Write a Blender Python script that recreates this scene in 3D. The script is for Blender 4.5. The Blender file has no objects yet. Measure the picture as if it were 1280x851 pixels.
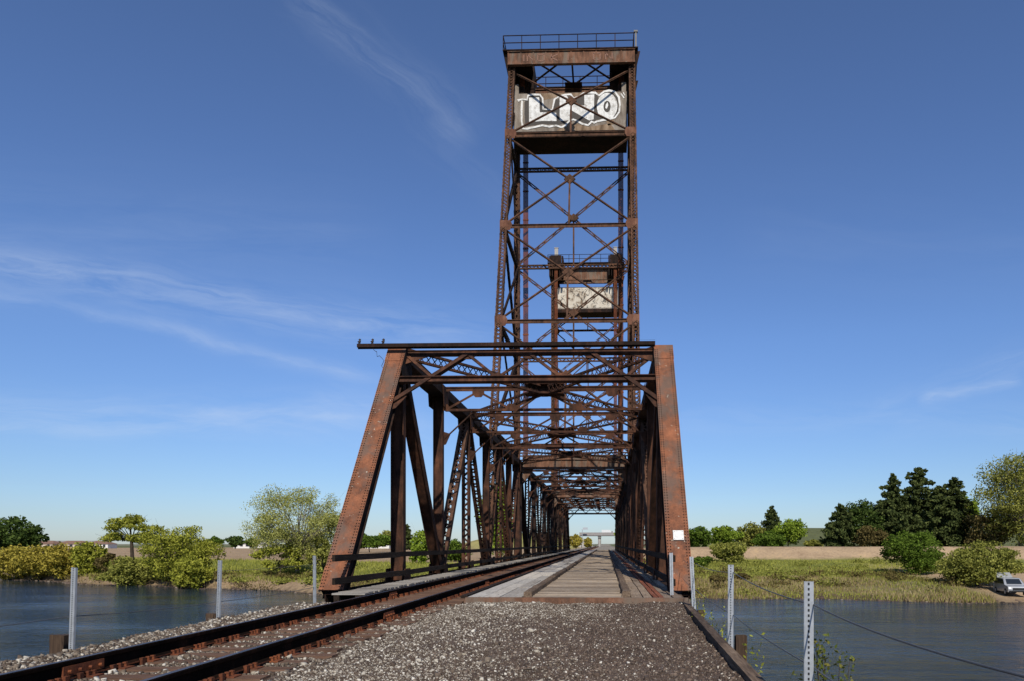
import bpy, math, random
import numpy as np
from mathutils import Vector as V, Matrix
from math import radians as R, sin, cos, pi
random.seed(7); rng = np.random.default_rng(7)
S = bpy.context.scene
COL = S.collection
CAMZ = 1.22

# ------------------------------------------------------------------ materials
class NT:
    def __init__(s, name):
        s.m = bpy.data.materials.new(name); s.m.use_nodes = True
        s.t = s.m.node_tree; s.t.nodes.clear()
        s.out = s.n('ShaderNodeOutputMaterial')
    def n(s, kind, **kw):
        nd = s.t.nodes.new(kind)
        for k, v in kw.items():
            if k.startswith('i_'):
                nd.inputs[int(k[2:])].default_value = v
            else: setattr(nd, k, v)
        return nd
    def l(s, a, b): s.t.links.new(a, b)
    def noise(s, vec, scale, detail=4, rough=.55, dist=0):
        nd = s.n('ShaderNodeTexNoise'); nd.inputs['Scale'].default_value = scale
        nd.inputs['Detail'].default_value = detail; nd.inputs['Roughness'].default_value = rough
        nd.inputs['Distortion'].default_value = dist
        if vec is not None: s.l(vec, nd.inputs['Vector'])
        return nd.outputs['Fac']
    def ramp(s, fac, stops, interp='LINEAR'):
        nd = s.n('ShaderNodeValToRGB'); cr = nd.color_ramp; cr.interpolation = interp
        while len(cr.elements) < len(stops): cr.elements.new(.5)
        for e, (p, c) in zip(cr.elements, stops):
            e.position = p; e.color = (*c, 1) if isinstance(c, tuple) else (c, c, c, 1)
        s.l(fac, nd.inputs[0]); return nd.outputs[0]
    def mix(s, fac, a, b, mode='MIX'):
        nd = s.n('ShaderNodeMix', data_type='RGBA', blend_type=mode)
        for i, v in ((0, fac), (6, a), (7, b)):
            if isinstance(v, (int, float)): nd.inputs[i].default_value = v
            elif isinstance(v, tuple): nd.inputs[i].default_value = (*v, 1)
            else: s.l(v, nd.inputs[i])
        return nd.outputs[2]
    def math(s, op, a, b=0., c=None):
        nd = s.n('ShaderNodeMath', operation=op)
        for i, v in enumerate((a, b, c)):
            if v is None: continue
            if isinstance(v, (int, float)): nd.inputs[i].default_value = v
            else: s.l(v, nd.inputs[i])
        return nd.outputs[0]
    def scalevec(s, vec, sc, loc=(0, 0, 0), rot=(0, 0, 0)):
        nd = s.n('ShaderNodeMapping'); s.l(vec, nd.inputs[0])
        nd.inputs['Scale'].default_value = sc; nd.inputs['Location'].default_value = loc
        nd.inputs['Rotation'].default_value = rot
        return nd.outputs[0]
    def coords(s):
        tc = s.n('ShaderNodeTexCoord'); oi = s.n('ShaderNodeObjectInfo')
        ad = s.n('ShaderNodeVectorMath', operation='MULTIPLY_ADD')
        cb = s.n('ShaderNodeCombineXYZ')
        for i in range(3): s.l(oi.outputs['Random'], cb.inputs[i])
        s.l(cb.outputs[0], ad.inputs[0]); ad.inputs[1].default_value = (37, 19, 53)
        s.l(tc.outputs['Object'], ad.inputs[2])
        return ad.outputs[0]
    def finish(s, col, rough=.8, bump=None, bstr=.5, bdist=.02, spec=.3, metal=0.):
        p = s.n('ShaderNodeBsdfPrincipled')
        if isinstance(col, tuple): p.inputs['Base Color'].default_value = (*col, 1)
        else: s.l(col, p.inputs['Base Color'])
        if isinstance(rough, (int, float)): p.inputs['Roughness'].default_value = rough
        else: s.l(rough, p.inputs['Roughness'])
        p.inputs['Specular IOR Level'].default_value = spec
        p.inputs['Metallic'].default_value = metal
        if bump is not None:
            b = s.n('ShaderNodeBump'); b.inputs['Strength'].default_value = bstr
            b.inputs['Distance'].default_value = bdist
            s.l(bump, b.inputs['Height']); s.l(b.outputs[0], p.inputs['Normal'])
        s.l(p.outputs[0], s.out.inputs[0]); return s.m

def rust(name, dark, mid, bright, k=.5, spots=0., pits=.5, greyish=None, spec=.2):
    t = NT(name); c = t.coords()
    streak = t.scalevec(c, (1, 1, .22))
    a = t.noise(c, 1.1, 6, .62, .4); b = t.noise(streak, 5.5, 5, .65); f = t.noise(c, 38, 4, .7)
    m = t.math('ADD', t.math('MULTIPLY', a, .55), t.math('MULTIPLY', b, .45))
    col = t.ramp(m, [(.36 + (.5 - k) * .3, dark), (.5 + (.5 - k) * .3, mid), (.66 + (.5 - k) * .3, bright)])
    fr = t.ramp(f, [(.3, .62), (.7, 1.25)])
    col = t.mix(1., col, fr, 'MULTIPLY')
    if greyish:
        g = t.ramp(t.noise(streak, 1.7, 5, .6, .3), [(.48, 0.), (.62, 1.)])
        col = t.mix(t.math('MULTIPLY', g, .75), col, greyish)
    if spots:
        sp = t.ramp(t.noise(c, 9, 2, .5), [(.70, 0.), (.73, 1.)])
        col = t.mix(t.math('MULTIPLY', sp, spots), col, (.42, .38, .30))
    return t.finish(col, .93, t.math('ADD', f, t.math('MULTIPLY', b, .5)), pits, .012, spec)

M = {}
M['rust'] = rust('rusty_steel', (.018, .011, .008), (.062, .028, .017), (.150, .062, .032), .46)  # albedo lowered so the colour carries the shade inside the trusses
M['rust_post'] = rust('orange_rusty_plate', (.085, .044, .030), (.200, .080, .042), (.32, .122, .060), .5, .8, .6, (.115, .084, .066))
M['rust_dark_shade'] = rust('dark_and_shaded_steel', (.008, .006, .005), (.026, .014, .010), (.068, .032, .019), .44)  # dark rust; on unlit steel its colour also stands in for shade
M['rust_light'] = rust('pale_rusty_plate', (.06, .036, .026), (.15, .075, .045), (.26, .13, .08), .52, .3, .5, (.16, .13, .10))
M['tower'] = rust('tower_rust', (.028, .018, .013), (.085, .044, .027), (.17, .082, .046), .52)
M['gusset'] = rust('gusset_rust', (.06, .03, .02), (.14, .062, .038), (.22, .11, .07), .5)
M['track_rust'] = rust('track_rust', (.05, .020, .012), (.15, .048, .022), (.26, .085, .032), .5)
M['rail_steel'] = rust('rail_steel', (.006, .004, .003), (.012, .007, .005), (.040, .018, .011), .38, spec=.03)

def rail_top():
    t = NT('worn_rail_head'); c = t.coords()
    return t.finish(t.ramp(t.noise(t.scalevec(c, (20, 1, 1)), 2, 4), [(.4, (.05, .035, .03)), (.7, (.16, .12, .10))]), .42, spec=.5, metal=.6)
M['rail_top'] = rail_top()

def wood(name, c1, c2, c3, axis=0, gscale=1.):
    t = NT(name); c = t.coords(); g = t.n('ShaderNodeNewGeometry')
    sc = [14., 14., 14.]; sc[axis] = .9
    gr = t.noise(t.scalevec(c, tuple(v * gscale for v in sc)), 2.2, 6, .7, .5)
    big = t.noise(c, .7, 4, .6)
    col = t.ramp(t.math('ADD', t.math('MULTIPLY', gr, .65), t.math('MULTIPLY', big, .35)), [(.34, c1), (.52, c2), (.7, c3)])
    isl = t.ramp(g.outputs['Random Per Island'], [(0., (.62, .58, .55)), (.5, (.95, .95, .95)), (1., (1.25, 1.2, 1.12))])
    col = t.mix(1., col, isl, 'MULTIPLY')
    cr = t.ramp(gr, [(.30, .25), (.40, 1.)])
    col = t.mix(1., col, cr, 'MULTIPLY')
    return t.finish(col, .9, gr, .8, .02, .15)
M['plank'] = wood('weathered_cross_planks', (.15, .115, .085), (.31, .25, .19), (.44, .37, .29), 0)
M['plank_light'] = wood('bleached_planks', (.27, .245, .21), (.42, .39, .345), (.54, .51, .46), 1, .8)
M['plank_side'] = wood('brown_long_planks', (.13, .095, .07), (.27, .205, .15), (.38, .31, .23), 1)
M['plank_red'] = wood('rust_red_planks', (.10, .035, .02), (.2, .07, .04), (.28, .12, .08), 1)
M['curb'] = wood('timber_curb', (.045, .032, .024), (.12, .085, .06), (.24, .18, .13), 1)
M['tie'] = wood('weathered_tie', (.055, .032, .022), (.14, .082, .056), (.25, .165, .12), 0)
M['timber_dark'] = wood('creosoted_timber', (.008, .006, .005), (.022, .015, .011), (.055, .038, .028), 1)
M['stake'] = wood('old_stake_wood', (.02, .014, .010), (.07, .045, .03), (.14, .095, .06), 2)
M['walk'] = wood('grey_walkway_planks', (.16, .145, .125), (.28, .26, .23), (.38, .355, .32), 0)

def concrete(name, a, b, c2):
    t = NT(name); c = t.coords()
    n1 = t.noise(t.scalevec(c, (1, 1, .3)), 2.2, 6, .65, .4); n2 = t.noise(c, 25, 4, .6)
    col = t.ramp(t.math('ADD', t.math('MULTIPLY', n1, .75), t.math('MULTIPLY', n2, .25)), [(.35, a), (.5, b), (.68, c2)])
    return t.finish(col, .9, n2, .4, .01, .2)
M['concrete_cw'] = concrete('stained_concrete', (.12, .095, .075), (.22, .185, .15), (.35, .31, .27))
M['concrete'] = concrete('grey_concrete', (.2, .19, .17), (.33, .31, .28), (.45, .43, .4))
M['peach'] = concrete('ochre_stain', (.10, .065, .04), (.20, .135, .085), (.36, .27, .19))

def scribbled():
    t = NT('whitewashed_scribbled_concrete'); c = t.coords()
    n = t.noise(c, .8, 5, .7, .8); n2 = t.noise(t.scalevec(c, (1, 1, .6)), 1.1, 2, .6, 1.2)
    col = t.ramp(n, [(.36, (.15, .10, .06)), (.46, (.50, .44, .35)), (.7, (.62, .57, .49))])
    k = t.ramp(t.math('ABSOLUTE', t.math('SUBTRACT', n2, .5)), [(.012, 1.), (.028, 0.)])
    col = t.mix(t.math('MULTIPLY', k, .8), col, (.03, .03, .035))
    return t.finish(col, .85)
M['scribble'] = scribbled()

def paint(name, col, var=.15, rough=.6, sc=6, spec=.3, metal=0.):
    t = NT(name); c = t.coords()
    n = t.noise(c, sc, 5, .65)
    cc = t.mix(1., col, t.ramp(n, [(.3, 1 - var), (.7, 1 + var * .3)]), 'MULTIPLY')
    return t.finish(cc, rough, n, .15, .01, spec, metal)
def spray_white():
    t = NT('white_spray_paint'); c = t.coords()
    n = t.noise(t.scalevec(c, (1, 1, .8)), 3.0, 5, .65); v = t.noise(t.scalevec(c, (.35, 1, 5)), 2.2, 2, .5)
    cc = t.ramp(n, [(.3, (.40, .39, .36)), (.55, (.72, .71, .68))])
    cc = t.mix(t.ramp(v, [(.60, 0.), (.68, .3)]), cc, (.30, .27, .23))
    w1 = t.noise(c, 4.5, 6, .75, .5); cc = t.mix(t.ramp(w1, [(.35, .85), (.44, 0.)]), cc, (.24, .20, .165))
    dr = t.noise(t.scalevec(c, (6, 1, .35)), 1.6, 3, .6); cc = t.mix(t.ramp(dr, [(.60, 0.), (.72, .5)]), cc, (.30, .25, .20))
    return t.finish(cc, .8)
M['white_spray'] = spray_white()
M['dark_spray'] = paint('dark_brown_spray_paint', (.035, .026, .020), .4)
M['orange_spray'] = paint('faded_orange_lettering', (.21, .09, .05), .6, sc=14)
M['sign_white'] = paint('white_sign_enamel', (.70, .69, .65), .35, sc=9)
M['galv'] = paint('galvanised_steel', (.42, .44, .46), .25, .45, 14, .5, .35)
M['lamp_grey'] = paint('weathered_grey_metal', (.16, .15, .14), .3, .6)
M['hole'] = paint('dark_hole', (.02, .02, .02), .1)
M['cable'] = paint('steel_cable', (.10, .10, .10), .3, .5, 30)
M['insul'] = paint('dark_porcelain', (.03, .018, .012), .2, .3)
M['house_wall'] = paint('stucco_wall', (.50, .42, .33), .1)
M['house_wall_w'] = paint('white_siding', (.66, .64, .60), .1)
M['roof'] = paint('brown_shingle_roof', (.22, .13, .09), .3, .9, 3)
M['roof_grey'] = paint('grey_shingle_roof', (.28, .26, .25), .3, .9, 3)
M['glass_dark'] = paint('dark_window_glass', (.02, .025, .03), .1, .1, 2, .6)
M['car_paint'] = paint('silver_white_car_paint', (.38, .39, .40), .05, .25, 2, .6, .2)
M['rubber'] = paint('black_rubber', (.02, .02, .02), .2, .8)
M['lamp_glass'] = paint('headlight_glass', (.6, .6, .58), .05, .15, 2, .7)
M['truck_white'] = paint('white_truck_panel', (.60, .60, .59), .1)
M['bark'] = rust('tree_bark', (.025, .018, .012), (.06, .045, .033), (.12, .095, .07), .5)
M['bark_pale'] = rust('pale_bark', (.10, .08, .06), (.2, .17, .13), (.32, .28, .23), .5)

def leaf(name, dark, mid, light, clump=.45, trans=.25):
    t = NT(name); g = t.n('ShaderNodeNewGeometry'); c = t.coords()
    n = t.noise(c, clump, 3, .6)
    m = t.math('ADD', t.math('MULTIPLY', g.outputs['Random Per Island'], .45), t.math('MULTIPLY', n, .62))
    col = t.ramp(m, [(.22, dark), (.52, mid), (.85, light)])
    d = t.n('ShaderNodeBsdfDiffuse'); t.l(col, d.inputs[0])
    tr = t.n('ShaderNodeBsdfTranslucent'); t.l(t.mix(1., col, (1.15, 1.25, .6), 'MULTIPLY'), tr.inputs[0])
    mx = t.n('ShaderNodeMixShader'); mx.inputs[0].default_value = trans
    t.l(d.outputs[0], mx.inputs[1]); t.l(tr.outputs[0], mx.inputs[2]); t.l(mx.outputs[0], t.out.inputs[0])
    return t.m
M['lf_willow'] = leaf('willow_leaf', (.10, .115, .018), (.26, .27, .04), (.44, .43, .075))
M['lf_ochre'] = leaf('ochre_spring_leaf', (.13, .11, .020), (.32, .26, .045), (.50, .41, .085))
M['lf_dark'] = leaf('dark_evergreen_leaf', (.016, .030, .009), (.052, .082, .020), (.12, .165, .040), .6)
M['lf_conifer'] = leaf('conifer_needle', (.022, .030, .010), (.060, .078, .026), (.13, .15, .048), .5, .12)
M['lf_bright'] = leaf('bright_green_leaf', (.07, .10, .012), (.17, .24, .028), (.30, .38, .055))
M['lf_green'] = leaf('mid_green_leaf', (.032, .055, .009), (.085, .135, .020), (.17, .24, .038))
M['lf_olive'] = leaf('olive_bush_leaf', (.085, .09, .020), (.22, .225, .050), (.38, .37, .095))
M['lf_pale'] = leaf('pale_budding_leaf', (.17, .17, .05), (.33, .335, .095), (.47, .47, .15))
M['lf_brown'] = leaf('brown_olive_leaf', (.040, .032, .012), (.12, .095, .036), (.22, .17, .065), .6)
M['lf_near'] = leaf('reddish_young_leaf', (.05, .05, .015), (.12, .15, .03), (.26, .20, .05), 4.)
M['grass'] = leaf('bank_grass_blade', (.12, .135, .028), (.26, .27, .055), (.42, .40, .10), .15, .2)
M['dry'] = leaf('dry_reed_blade', (.14, .10, .05), (.28, .21, .10), (.42, .34, .19), .15, .1)

# ------------------------------------------------------------------ mesh builder
def perp(a, up):
    a = a.normalized(); s = a.cross(up)
    if s.length < 1e-4: s = a.cross(V((0, 1, 0)) if abs(a.y) < .9 else V((1, 0, 0)))
    s.normalize(); return a, s, s.cross(a).normalized()

class MB:
    def __init__(s): s.v = []; s.f = []; s.mi = []; s.cur = 0
    def add(s, vs, fs):
        o = len(s.v); s.v.extend(tuple(p) for p in vs)
        s.f.extend(tuple(i + o for i in f) for f in fs); s.mi.extend([s.cur] * len(fs))
    BF = [(0, 3, 2, 1), (4, 5, 6, 7), (0, 1, 5, 4), (1, 2, 6, 5), (2, 3, 7, 6), (3, 0, 4, 7)]
    def box(s, x0, x1, y0, y1, z0, z1):
        s.add([(x0, y0, z0), (x1, y0, z0), (x1, y1, z0), (x0, y1, z0), (x0, y0, z1), (x1, y0, z1), (x1, y1, z1), (x0, y1, z1)], s.BF)
    def bar(s, p, q, w, h, side=None, off=(0, 0), up=V((0, 0, 1))):
        """box from p to q, w along side, h along the third axis; off shifts it on those axes"""
        p, q = V(p), V(q); a = (q - p)
        if a.length < 1e-5: return
        a.normalize()
        if side is None: _, sd, n = perp(a, up)
        else:
            sd = (V(side) - a * V(side).dot(a)).normalized(); n = sd.cross(a).normalized()
        o = sd * off[0] + n * off[1]; vs = []
        for e in (p, q):
            for i, j in ((-1, -1), (1, -1), (1, 1), (-1, 1)):
                vs.append(e + o + sd * (w / 2 * i) + n * (h / 2 * j))
        s.add(vs, s.BF)
    def tube(s, p, q, r0, r1=None, n=8, cap=True):
        p, q = V(p), V(q); r1 = r0 if r1 is None else r1
        a, sd, u = perp(q - p, V((0, 0, 1))); vs = []
        for e, r in ((p, r0), (q, r1)):
            for k in range(n):
                t = 2 * pi * k / n; vs.append(e + (sd * cos(t) + u * sin(t)) * r)
        fs = [(k, (k + 1) % n, n + (k + 1) % n, n + k) for k in range(n)]
        if cap: fs += [tuple(range(n))[::-1], tuple(range(n, 2 * n))]
        s.add(vs, fs)
    def path(s, pts, rs, n=6):
        for i in range(len(pts) - 1):
            s.tube(pts[i], pts[i + 1], rs[i] if hasattr(rs, '__len__') else rs, rs[i + 1] if hasattr(rs, '__len__') else rs, n, cap=(i in (0, len(pts) - 2)))
    def prism(s, poly, d):
        """poly: 3D points (planar), extruded by vector d"""
        n = len(poly); d = V(d); vs = [V(p) for p in poly] + [V(p) + d for p in poly]
        fs = [tuple(range(n))[::-1], tuple(range(n, 2 * n))] + [(k, (k + 1) % n, n + (k + 1) % n, n + k) for k in range(n)]
        s.add(vs, fs)
    def rivet(s, c, nrm, r=.016):
        c = V(c); a, sd, u = perp(V(nrm), V((0, 0, 1)) if abs(V(nrm).normalized().z) < .9 else V((1, 0, 0)))
        vs = [c + (sd * cos(2 * pi * k / 6) + u * sin(2 * pi * k / 6)) * r for k in range(6)] + \
             [c + (sd * cos(2 * pi * k / 6) + u * sin(2 * pi * k / 6)) * r * .6 + a * r * .55 for k in range(6)]
        s.add(vs, [(k, (k + 1) % 6, 6 + (k + 1) % 6, 6 + k) for k in range(6)] + [tuple(range(6, 12))])
    # steel sections
    def hsec(s, p, q, w, d, side):      # two side plates and a web: an H seen end-on
        s.bar(p, q, .028, d, side, (-w / 2, 0)); s.bar(p, q, .028, d, side, (w / 2, 0)); s.bar(p, q, w - .03, .03, side)
    def laced(s, p, q, w, d, side, step=None, t=.022, fl=.07, lw=.05, double=False, faces=(1, -1)):
        p, q = V(p), V(q); a = (q - p); L = a.length; a.normalize()
        sd = (V(side) - a * V(side).dot(a)).normalized(); n = sd.cross(a).normalized()
        for i in (-1, 1):
            s.bar(p, q, t, d, side, (i * (w / 2 - t / 2), 0))
            for j in (-1, 1): s.bar(p, q, fl, t, side, (i * (w / 2 - t - fl / 2), j * (d / 2 - t / 2)))
        step = step or w * .85; k = max(2, int(L / step)); st = L / k
        for j in faces:
            o = n * (j * (d / 2 + .006)); e = (w / 2 - fl * .6)
            for i in range(k):
                g = 1 if i % 2 else -1
                s.bar(p + a * st * i + o + sd * e * g, p + a * st * (i + 1) + o - sd * e * g, lw, .012, n.cross(a))
                if double:
                    o2 = o + n * (j * .013)
                    s.bar(p + a * st * i + o2 - sd * e * g, p + a * st * (i + 1) + o2 + sd * e * g, lw, .012, n.cross(a))
    def boxlaced(s, p, q, w, d, side, step=None, fl=.09, lw=.045, double=True):
        """four corner angles with lacing on all four faces"""
        p, q = V(p), V(q); a = (q - p); L = a.length; a.normalize()
        sd = (V(side) - a * V(side).dot(a)).normalized(); n = sd.cross(a).normalized()
        for i in (-1, 1):
            for j in (-1, 1):
                s.bar(p, q, fl, .02, side, (i * (w / 2 - fl / 2), j * d / 2)); s.bar(p, q, .02, fl, side, (i * w / 2, j * (d / 2 - fl / 2)))
        step = step or w * .8; k = max(2, int(L / step)); st = L / k
        for ax, ox, ew, eo in ((sd, n, w, d), (n, sd, d, w)):
            for j in (-1, 1):
                for dd in ((0, 1) if double else (0,)):
                    o = ox * (j * (eo / 2 + .016 + .012 * dd)); e = ew / 2 - fl * .5
                    for i in range(k):
                        g = (1 if i % 2 else -1) * (1 if dd == 0 else -1)
                        s.bar(p + a * st * i + o + ax * e * g, p + a * st * (i + 1) + o - ax * e * g, lw, .012, ox.cross(a))
    def build(s, name, mat, parent=None, label=None):
        me = bpy.data.meshes.new(name)
        off = V(parent['_o']) if parent and '_o' in parent else V((0, 0, 0))
        me.from_pydata([tuple(V(p) - off) for p in s.v], [], s.f)
        for m in (mat if isinstance(mat, (list, tuple)) else [mat]): me.materials.append(m)
        if isinstance(mat, (list, tuple)): me.polygons.foreach_set('material_index', s.mi)
        me.update(); o = bpy.data.objects.new(name, me); COL.objects.link(o)
        if parent:
            o.parent = parent
            if '_o' in parent: o['_o'] = tuple(parent['_o'])
        if label: o['label'] = label
        return o

def npmesh(name, verts, faces, mat, parent=None, smooth=False):
    """verts (n,3), faces (m,k) numpy, one face size"""
    me = bpy.data.meshes.new(name); n, (m, k) = len(verts), faces.shape
    off = np.array(parent['_o']) if parent and '_o' in parent else np.zeros(3)
    me.vertices.add(n); me.vertices.foreach_set('co', (verts - off).astype(np.float32).ravel())
    me.loops.add(m * k); me.loops.foreach_set('vertex_index', faces.astype(np.int32).ravel())
    me.polygons.add(m); me.polygons.foreach_set('loop_start', np.arange(0, m * k, k, dtype=np.int32))
    me.update(calc_edges=True); me.validate()
    if smooth: me.polygons.foreach_set('use_smooth', [True] * m)
    me.materials.append(mat); o = bpy.data.objects.new(name, me); COL.objects.link(o)
    if parent:
        o.parent = parent; o['_o'] = tuple(parent['_o'])
    return o

def tag(o, label=None, cat=None, group=None, kind=None):
    if label: o['label'] = label
    if cat: o['category'] = cat
    if group: o['group'] = group
    if kind: o['kind'] = kind
    return o
def thing(name, loc, label, cat, group=None):
    o = bpy.data.objects.new(name, None); COL.objects.link(o); o.location = loc; o['_o'] = tuple(loc)
    o.empty_display_size = .3
    return tag(o, label, cat, group)

XL, XR = -7.29, 1.96
XC = (XL + XR) / 2
X3 = V((1, 0, 0)); Z3 = V((0, 0, 1))

# ------------------------------------------------------------------ TRUSS SPANS
ZB, ZT = -.22, 7.85
def gusset(mb, X, y, z, w, h, yy=1):
    for i in (-1, 1):
        x = X + i * .325
        mb.prism([(x - .01, y - w / 2, z - h / 2), (x - .01, y + w / 2, z - h / 2), (x - .01, y + w * .32, z + h / 2), (x - .01, y - w * .32, z + h / 2)], (.022, 0, 0))

def truss_span(root, ks, fy, endpost0=True, lacedset=None, rivets=False, portal_plate=False, shallow=False, dark=False):
    RU = M['rust_dark_shade'] if dark else M['rust']  # dark spans: shade of the far interior put into a darker rust
    """ks: panel stations; fy maps a station to y (identity or mirrored)"""
    n = len(ks) - 1
    P = lambda X, k, z: V((X, fy(ks[k]), z))
    first_top = 1 if endpost0 else 0
    for X in (XL, XR):
        sg = 1 if X == XR else -1
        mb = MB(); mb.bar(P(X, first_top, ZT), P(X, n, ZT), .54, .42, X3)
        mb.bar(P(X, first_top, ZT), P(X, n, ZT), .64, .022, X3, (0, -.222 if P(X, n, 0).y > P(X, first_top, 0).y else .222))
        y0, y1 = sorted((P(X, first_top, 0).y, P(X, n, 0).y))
        mb.build('top_chord', M['rust_dark_shade'] if X == XL else M['rust'], root)
        mb = MB(); a, b = P(X, 0, ZB), P(X, n, ZB)
        mb.bar(a, b, .03, .34, X3, (-.2, 0)); mb.bar(a, b, .03, .34, X3, (.2, 0)); mb.bar(a, b, .38, .025, X3, (0, .1))
        mb.build('bottom_chord', M['rust_dark_shade'], root)
        if endpost0:
            mb = MB(); mb.cur = 0; a, b = P(X, 0, ZB + .1), P(X, 1, ZT + .02)
            d = (b - a).normalized(); nn = X3.cross(d).normalized()
            if nn.dot(V((0, fy(1) - fy(0), 0))) > 0: nn = -nn       # outward face: towards the end of the bridge and up
            b2 = b + d * .12
            mb.bar(a + nn * .17, b2 + nn * .17, .64, .026, X3)                 # cover plate
            mb.cur = 1
            for i in (-1, 1):
                mb.bar(a - nn * .03, b2 - nn * .03, .03, .374, X3, (i * .25, 0))
                mb.bar(a - nn * .205, b2 - nn * .205, .10, .024, X3, (i * .285, 0))
            L = (b - a).length; k = int(L / .32)
            for i in range(k):                                                 # lacing on the back face
                g = 1 if i % 2 else -1
                mb.bar(a + d * (L * i / k) - nn * .226 + X3 * .24 * g, a + d * (L * (i + 1) / k) - nn * .226 - X3 * .24 * g, .055, .014, X3)
            mb.cur = 0
            mb.bar(b - d * .62 + nn * .19, b2 + nn * .19, .66, .016, X3)
            mb.bar(a + nn * .19, a + d * .75 + nn * .19, .655, .016, X3)
            mb.cur = 1; mb.prism([b + X3 * (-sg) * .335 + q for q in (nn * .25 - d * 1.1, nn * .25 + d * .16, -nn * .35 + d * .2, -nn * .9 - d * .2, -nn * .28 - d * 1.3)], X3 * (-sg) * .02)
            mb.cur = 1
            if rivets:
                m = int(L / .105)
                for i in range(m):
                    for e in (-.285, .285, -.215, .215):
                        h = .200 if (i * .105 < .75 or i * .105 > L - .6) else .184
                        mb.rivet(a + d * (i * .105) + nn * h + X3 * e, nn, .022)
            mb.build('end_post', [M['rust_post'] if rivets else M['rust'], M['rust_dark_shade']], root)  # side plates get the dark rust as painted shade, the cover plate does not
    # webs
    for X in (XL, XR):
        for k in range(first_top if endpost0 else 0, n + 1):
            mb = MB(); w = .38 if k != 1 else .42
            if k in (0, n) and not (k == 0 and endpost0):
                mb.bar(P(X, k, ZB), P(X, k, ZT), .46, .40, X3)
            elif lacedset and ('v', k) in lacedset: mb.laced(P(X, k, ZB + .17), P(X, k, ZT - .2), .42, .28, X3, step=.26, fl=.11, lw=.06)
            else: mb.hsec(P(X, k, ZB + .17), P(X, k, ZT - .2), w, .34, X3)
            gusset(mb, X, fy(ks[k]), ZB + .18, 1.1, .8)
            if k != first_top or not endpost0: gusset(mb, X, fy(ks[k]), ZT - .28, -1.3, -.9)
            mb.build('vertical_post', RU, root)
        for k in range(first_top, n):
            down = ((k - first_top) % 2 == 0)
            a, b = (P(X, k, ZT - .1), P(X, k + 1, ZB + .1)) if down else (P(X, k, ZB + .1), P(X, k + 1, ZT - .1))
            mb = MB()
            if k == first_top: mb.hsec(a, b, .40, .36, X3)
            else: mb.laced(a, b, .44, .32, X3, step=.24, fl=.12, lw=.07)
            mb.build('diagonal', RU if k != 2 or dark else M['tower'], root)
    # cross frames
    for k in range(first_top, n + 1):
        y = fy(ks[k]); mb = MB(); zt, zl = ZT - .02, 6.98
        xa, xb = XL + .3, XR - .3
        if k == first_top and endpost0:
            # portal bracing lies in the plane of the inclined end posts
            a0 = P(XL, 0, ZB + .1); b0 = P(XL, 1, ZT + .02); d = (b0 - a0).normalized(); L = (b0 - a0).length
            pt = lambda x, s_: V((x, (b0 - d * s_).y, (b0 - d * s_).z))
            nn = X3.cross(d).normalized()
            mb.bar(pt(xa, .02), pt(xb, .02), .16, .12, d); mb.bar(pt(xa, .02), pt(xb, .02), .02, .22, d, (.07, 0))
            mb.bar(pt(xa, 1.42), pt(xb, 1.42), .30, .12, d); mb.bar(pt(xa, 1.42), pt(xb, 1.42), .03, .32, d, (.0, 0))
            W = xb - xa; m = 8
            ends = [(1, -.55), (0, -.0)]
            # warren web between the two struts
            for i in range(m):
                s0, s1 = (.1, 1.33) if i % 2 == 0 else (1.33, .1)
                x0, x1 = xa + W * i / m, xa + W * (i + 1) / m
                for off in ((-.05,) if i % 2 else (.05,)):
                    mb.bar(pt(x0, s0) + nn * off, pt(x1, s1) + nn * off, .11, .03, d)
            for i in range(2, m, 2):
                x = xa + W * i / m
                mb.prism([pt(x - .36, .06), pt(x + .36, .06), pt(x + .16, .33), pt(x - .16, .33)], nn * .02)
            for i in (3, 5):
                x = xa + W * i / m
                mb.prism([pt(x - .3, 1.36), pt(x + .3, 1.36), pt(x + .12, 1.12), pt(x - .12, 1.12)], nn * .02)
            # corner plates and long knee braces
            for sx, xe in ((1, xa), (-1, xb)):
                mb.prism([pt(xe, .0), pt(xe + sx * .95, .06), pt(xe + sx * .75, .2), pt(xe + sx * .1, .55), pt(xe, .6)], nn * .025)
                mb.bar(pt(xe - sx * .1, 2.65) + nn * .09, pt(xe + sx * 2.16, .12) + nn * .09, .15, .03, d)
                mb.bar(pt(xe - sx * .1, 2.65) + nn * .04, pt(xe + sx * 2.16, .12) + nn * .04, .03, .09, d)
                mb.prism([pt(xe, 2.3), pt(xe + sx * .38, 2.25), pt(xe + sx * .1, 2.85), pt(xe, 2.9)], nn * .02)
            mb.build('portal_frame', M['rust'] if rivets else M['rust_dark_shade'], root)
            continue
        if portal_plate and k in (0, n):
            yy = -.05 if (k == 0) else .05
            mb.box(xa, xb, y + yy - .015, y + yy + .015, 7.46, 8.2); mb.box(xa, xb, y + yy + .03, y + yy + .05, 8.25, 8.62)
            for z in (7.44, 8.22): mb.box(xa, xb, y + yy - .12, y + yy + .12, z - .02, z + .02)
            for i in range(1, 8):
                x = xa + (xb - xa) * i / 8; mb.box(x - .04, x + .04, y + yy - .06, y + yy + .06, 7.465, 8.195)
            for sx, xe in ((1, xa), (-1, xb)):
                mb.prism([(xe, y, 7.42), (xe + sx * .9, y, 7.42), (xe, y, 6.1)], (0, .03, 0))
            mb.build('portal_girder', M['rust_light'], root); continue
        mb.bar((xa, y, zt + .18), (xb, y, zt + .18), .12, .04, (0, 1, 0)); mb.bar((xa, y, zt + .08), (xb, y, zt + .08), .03, .14, (0, 1, 0))
        mb.bar((xa, y, zl), (xb, y, zl), .13, .025, (0, 1, 0)); mb.bar((xa, y - .05, zl + .05), (xb, y - .05, zl + .05), .02, .09, (0, 1, 0))
        if shallow and k >= 6: continue
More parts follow.
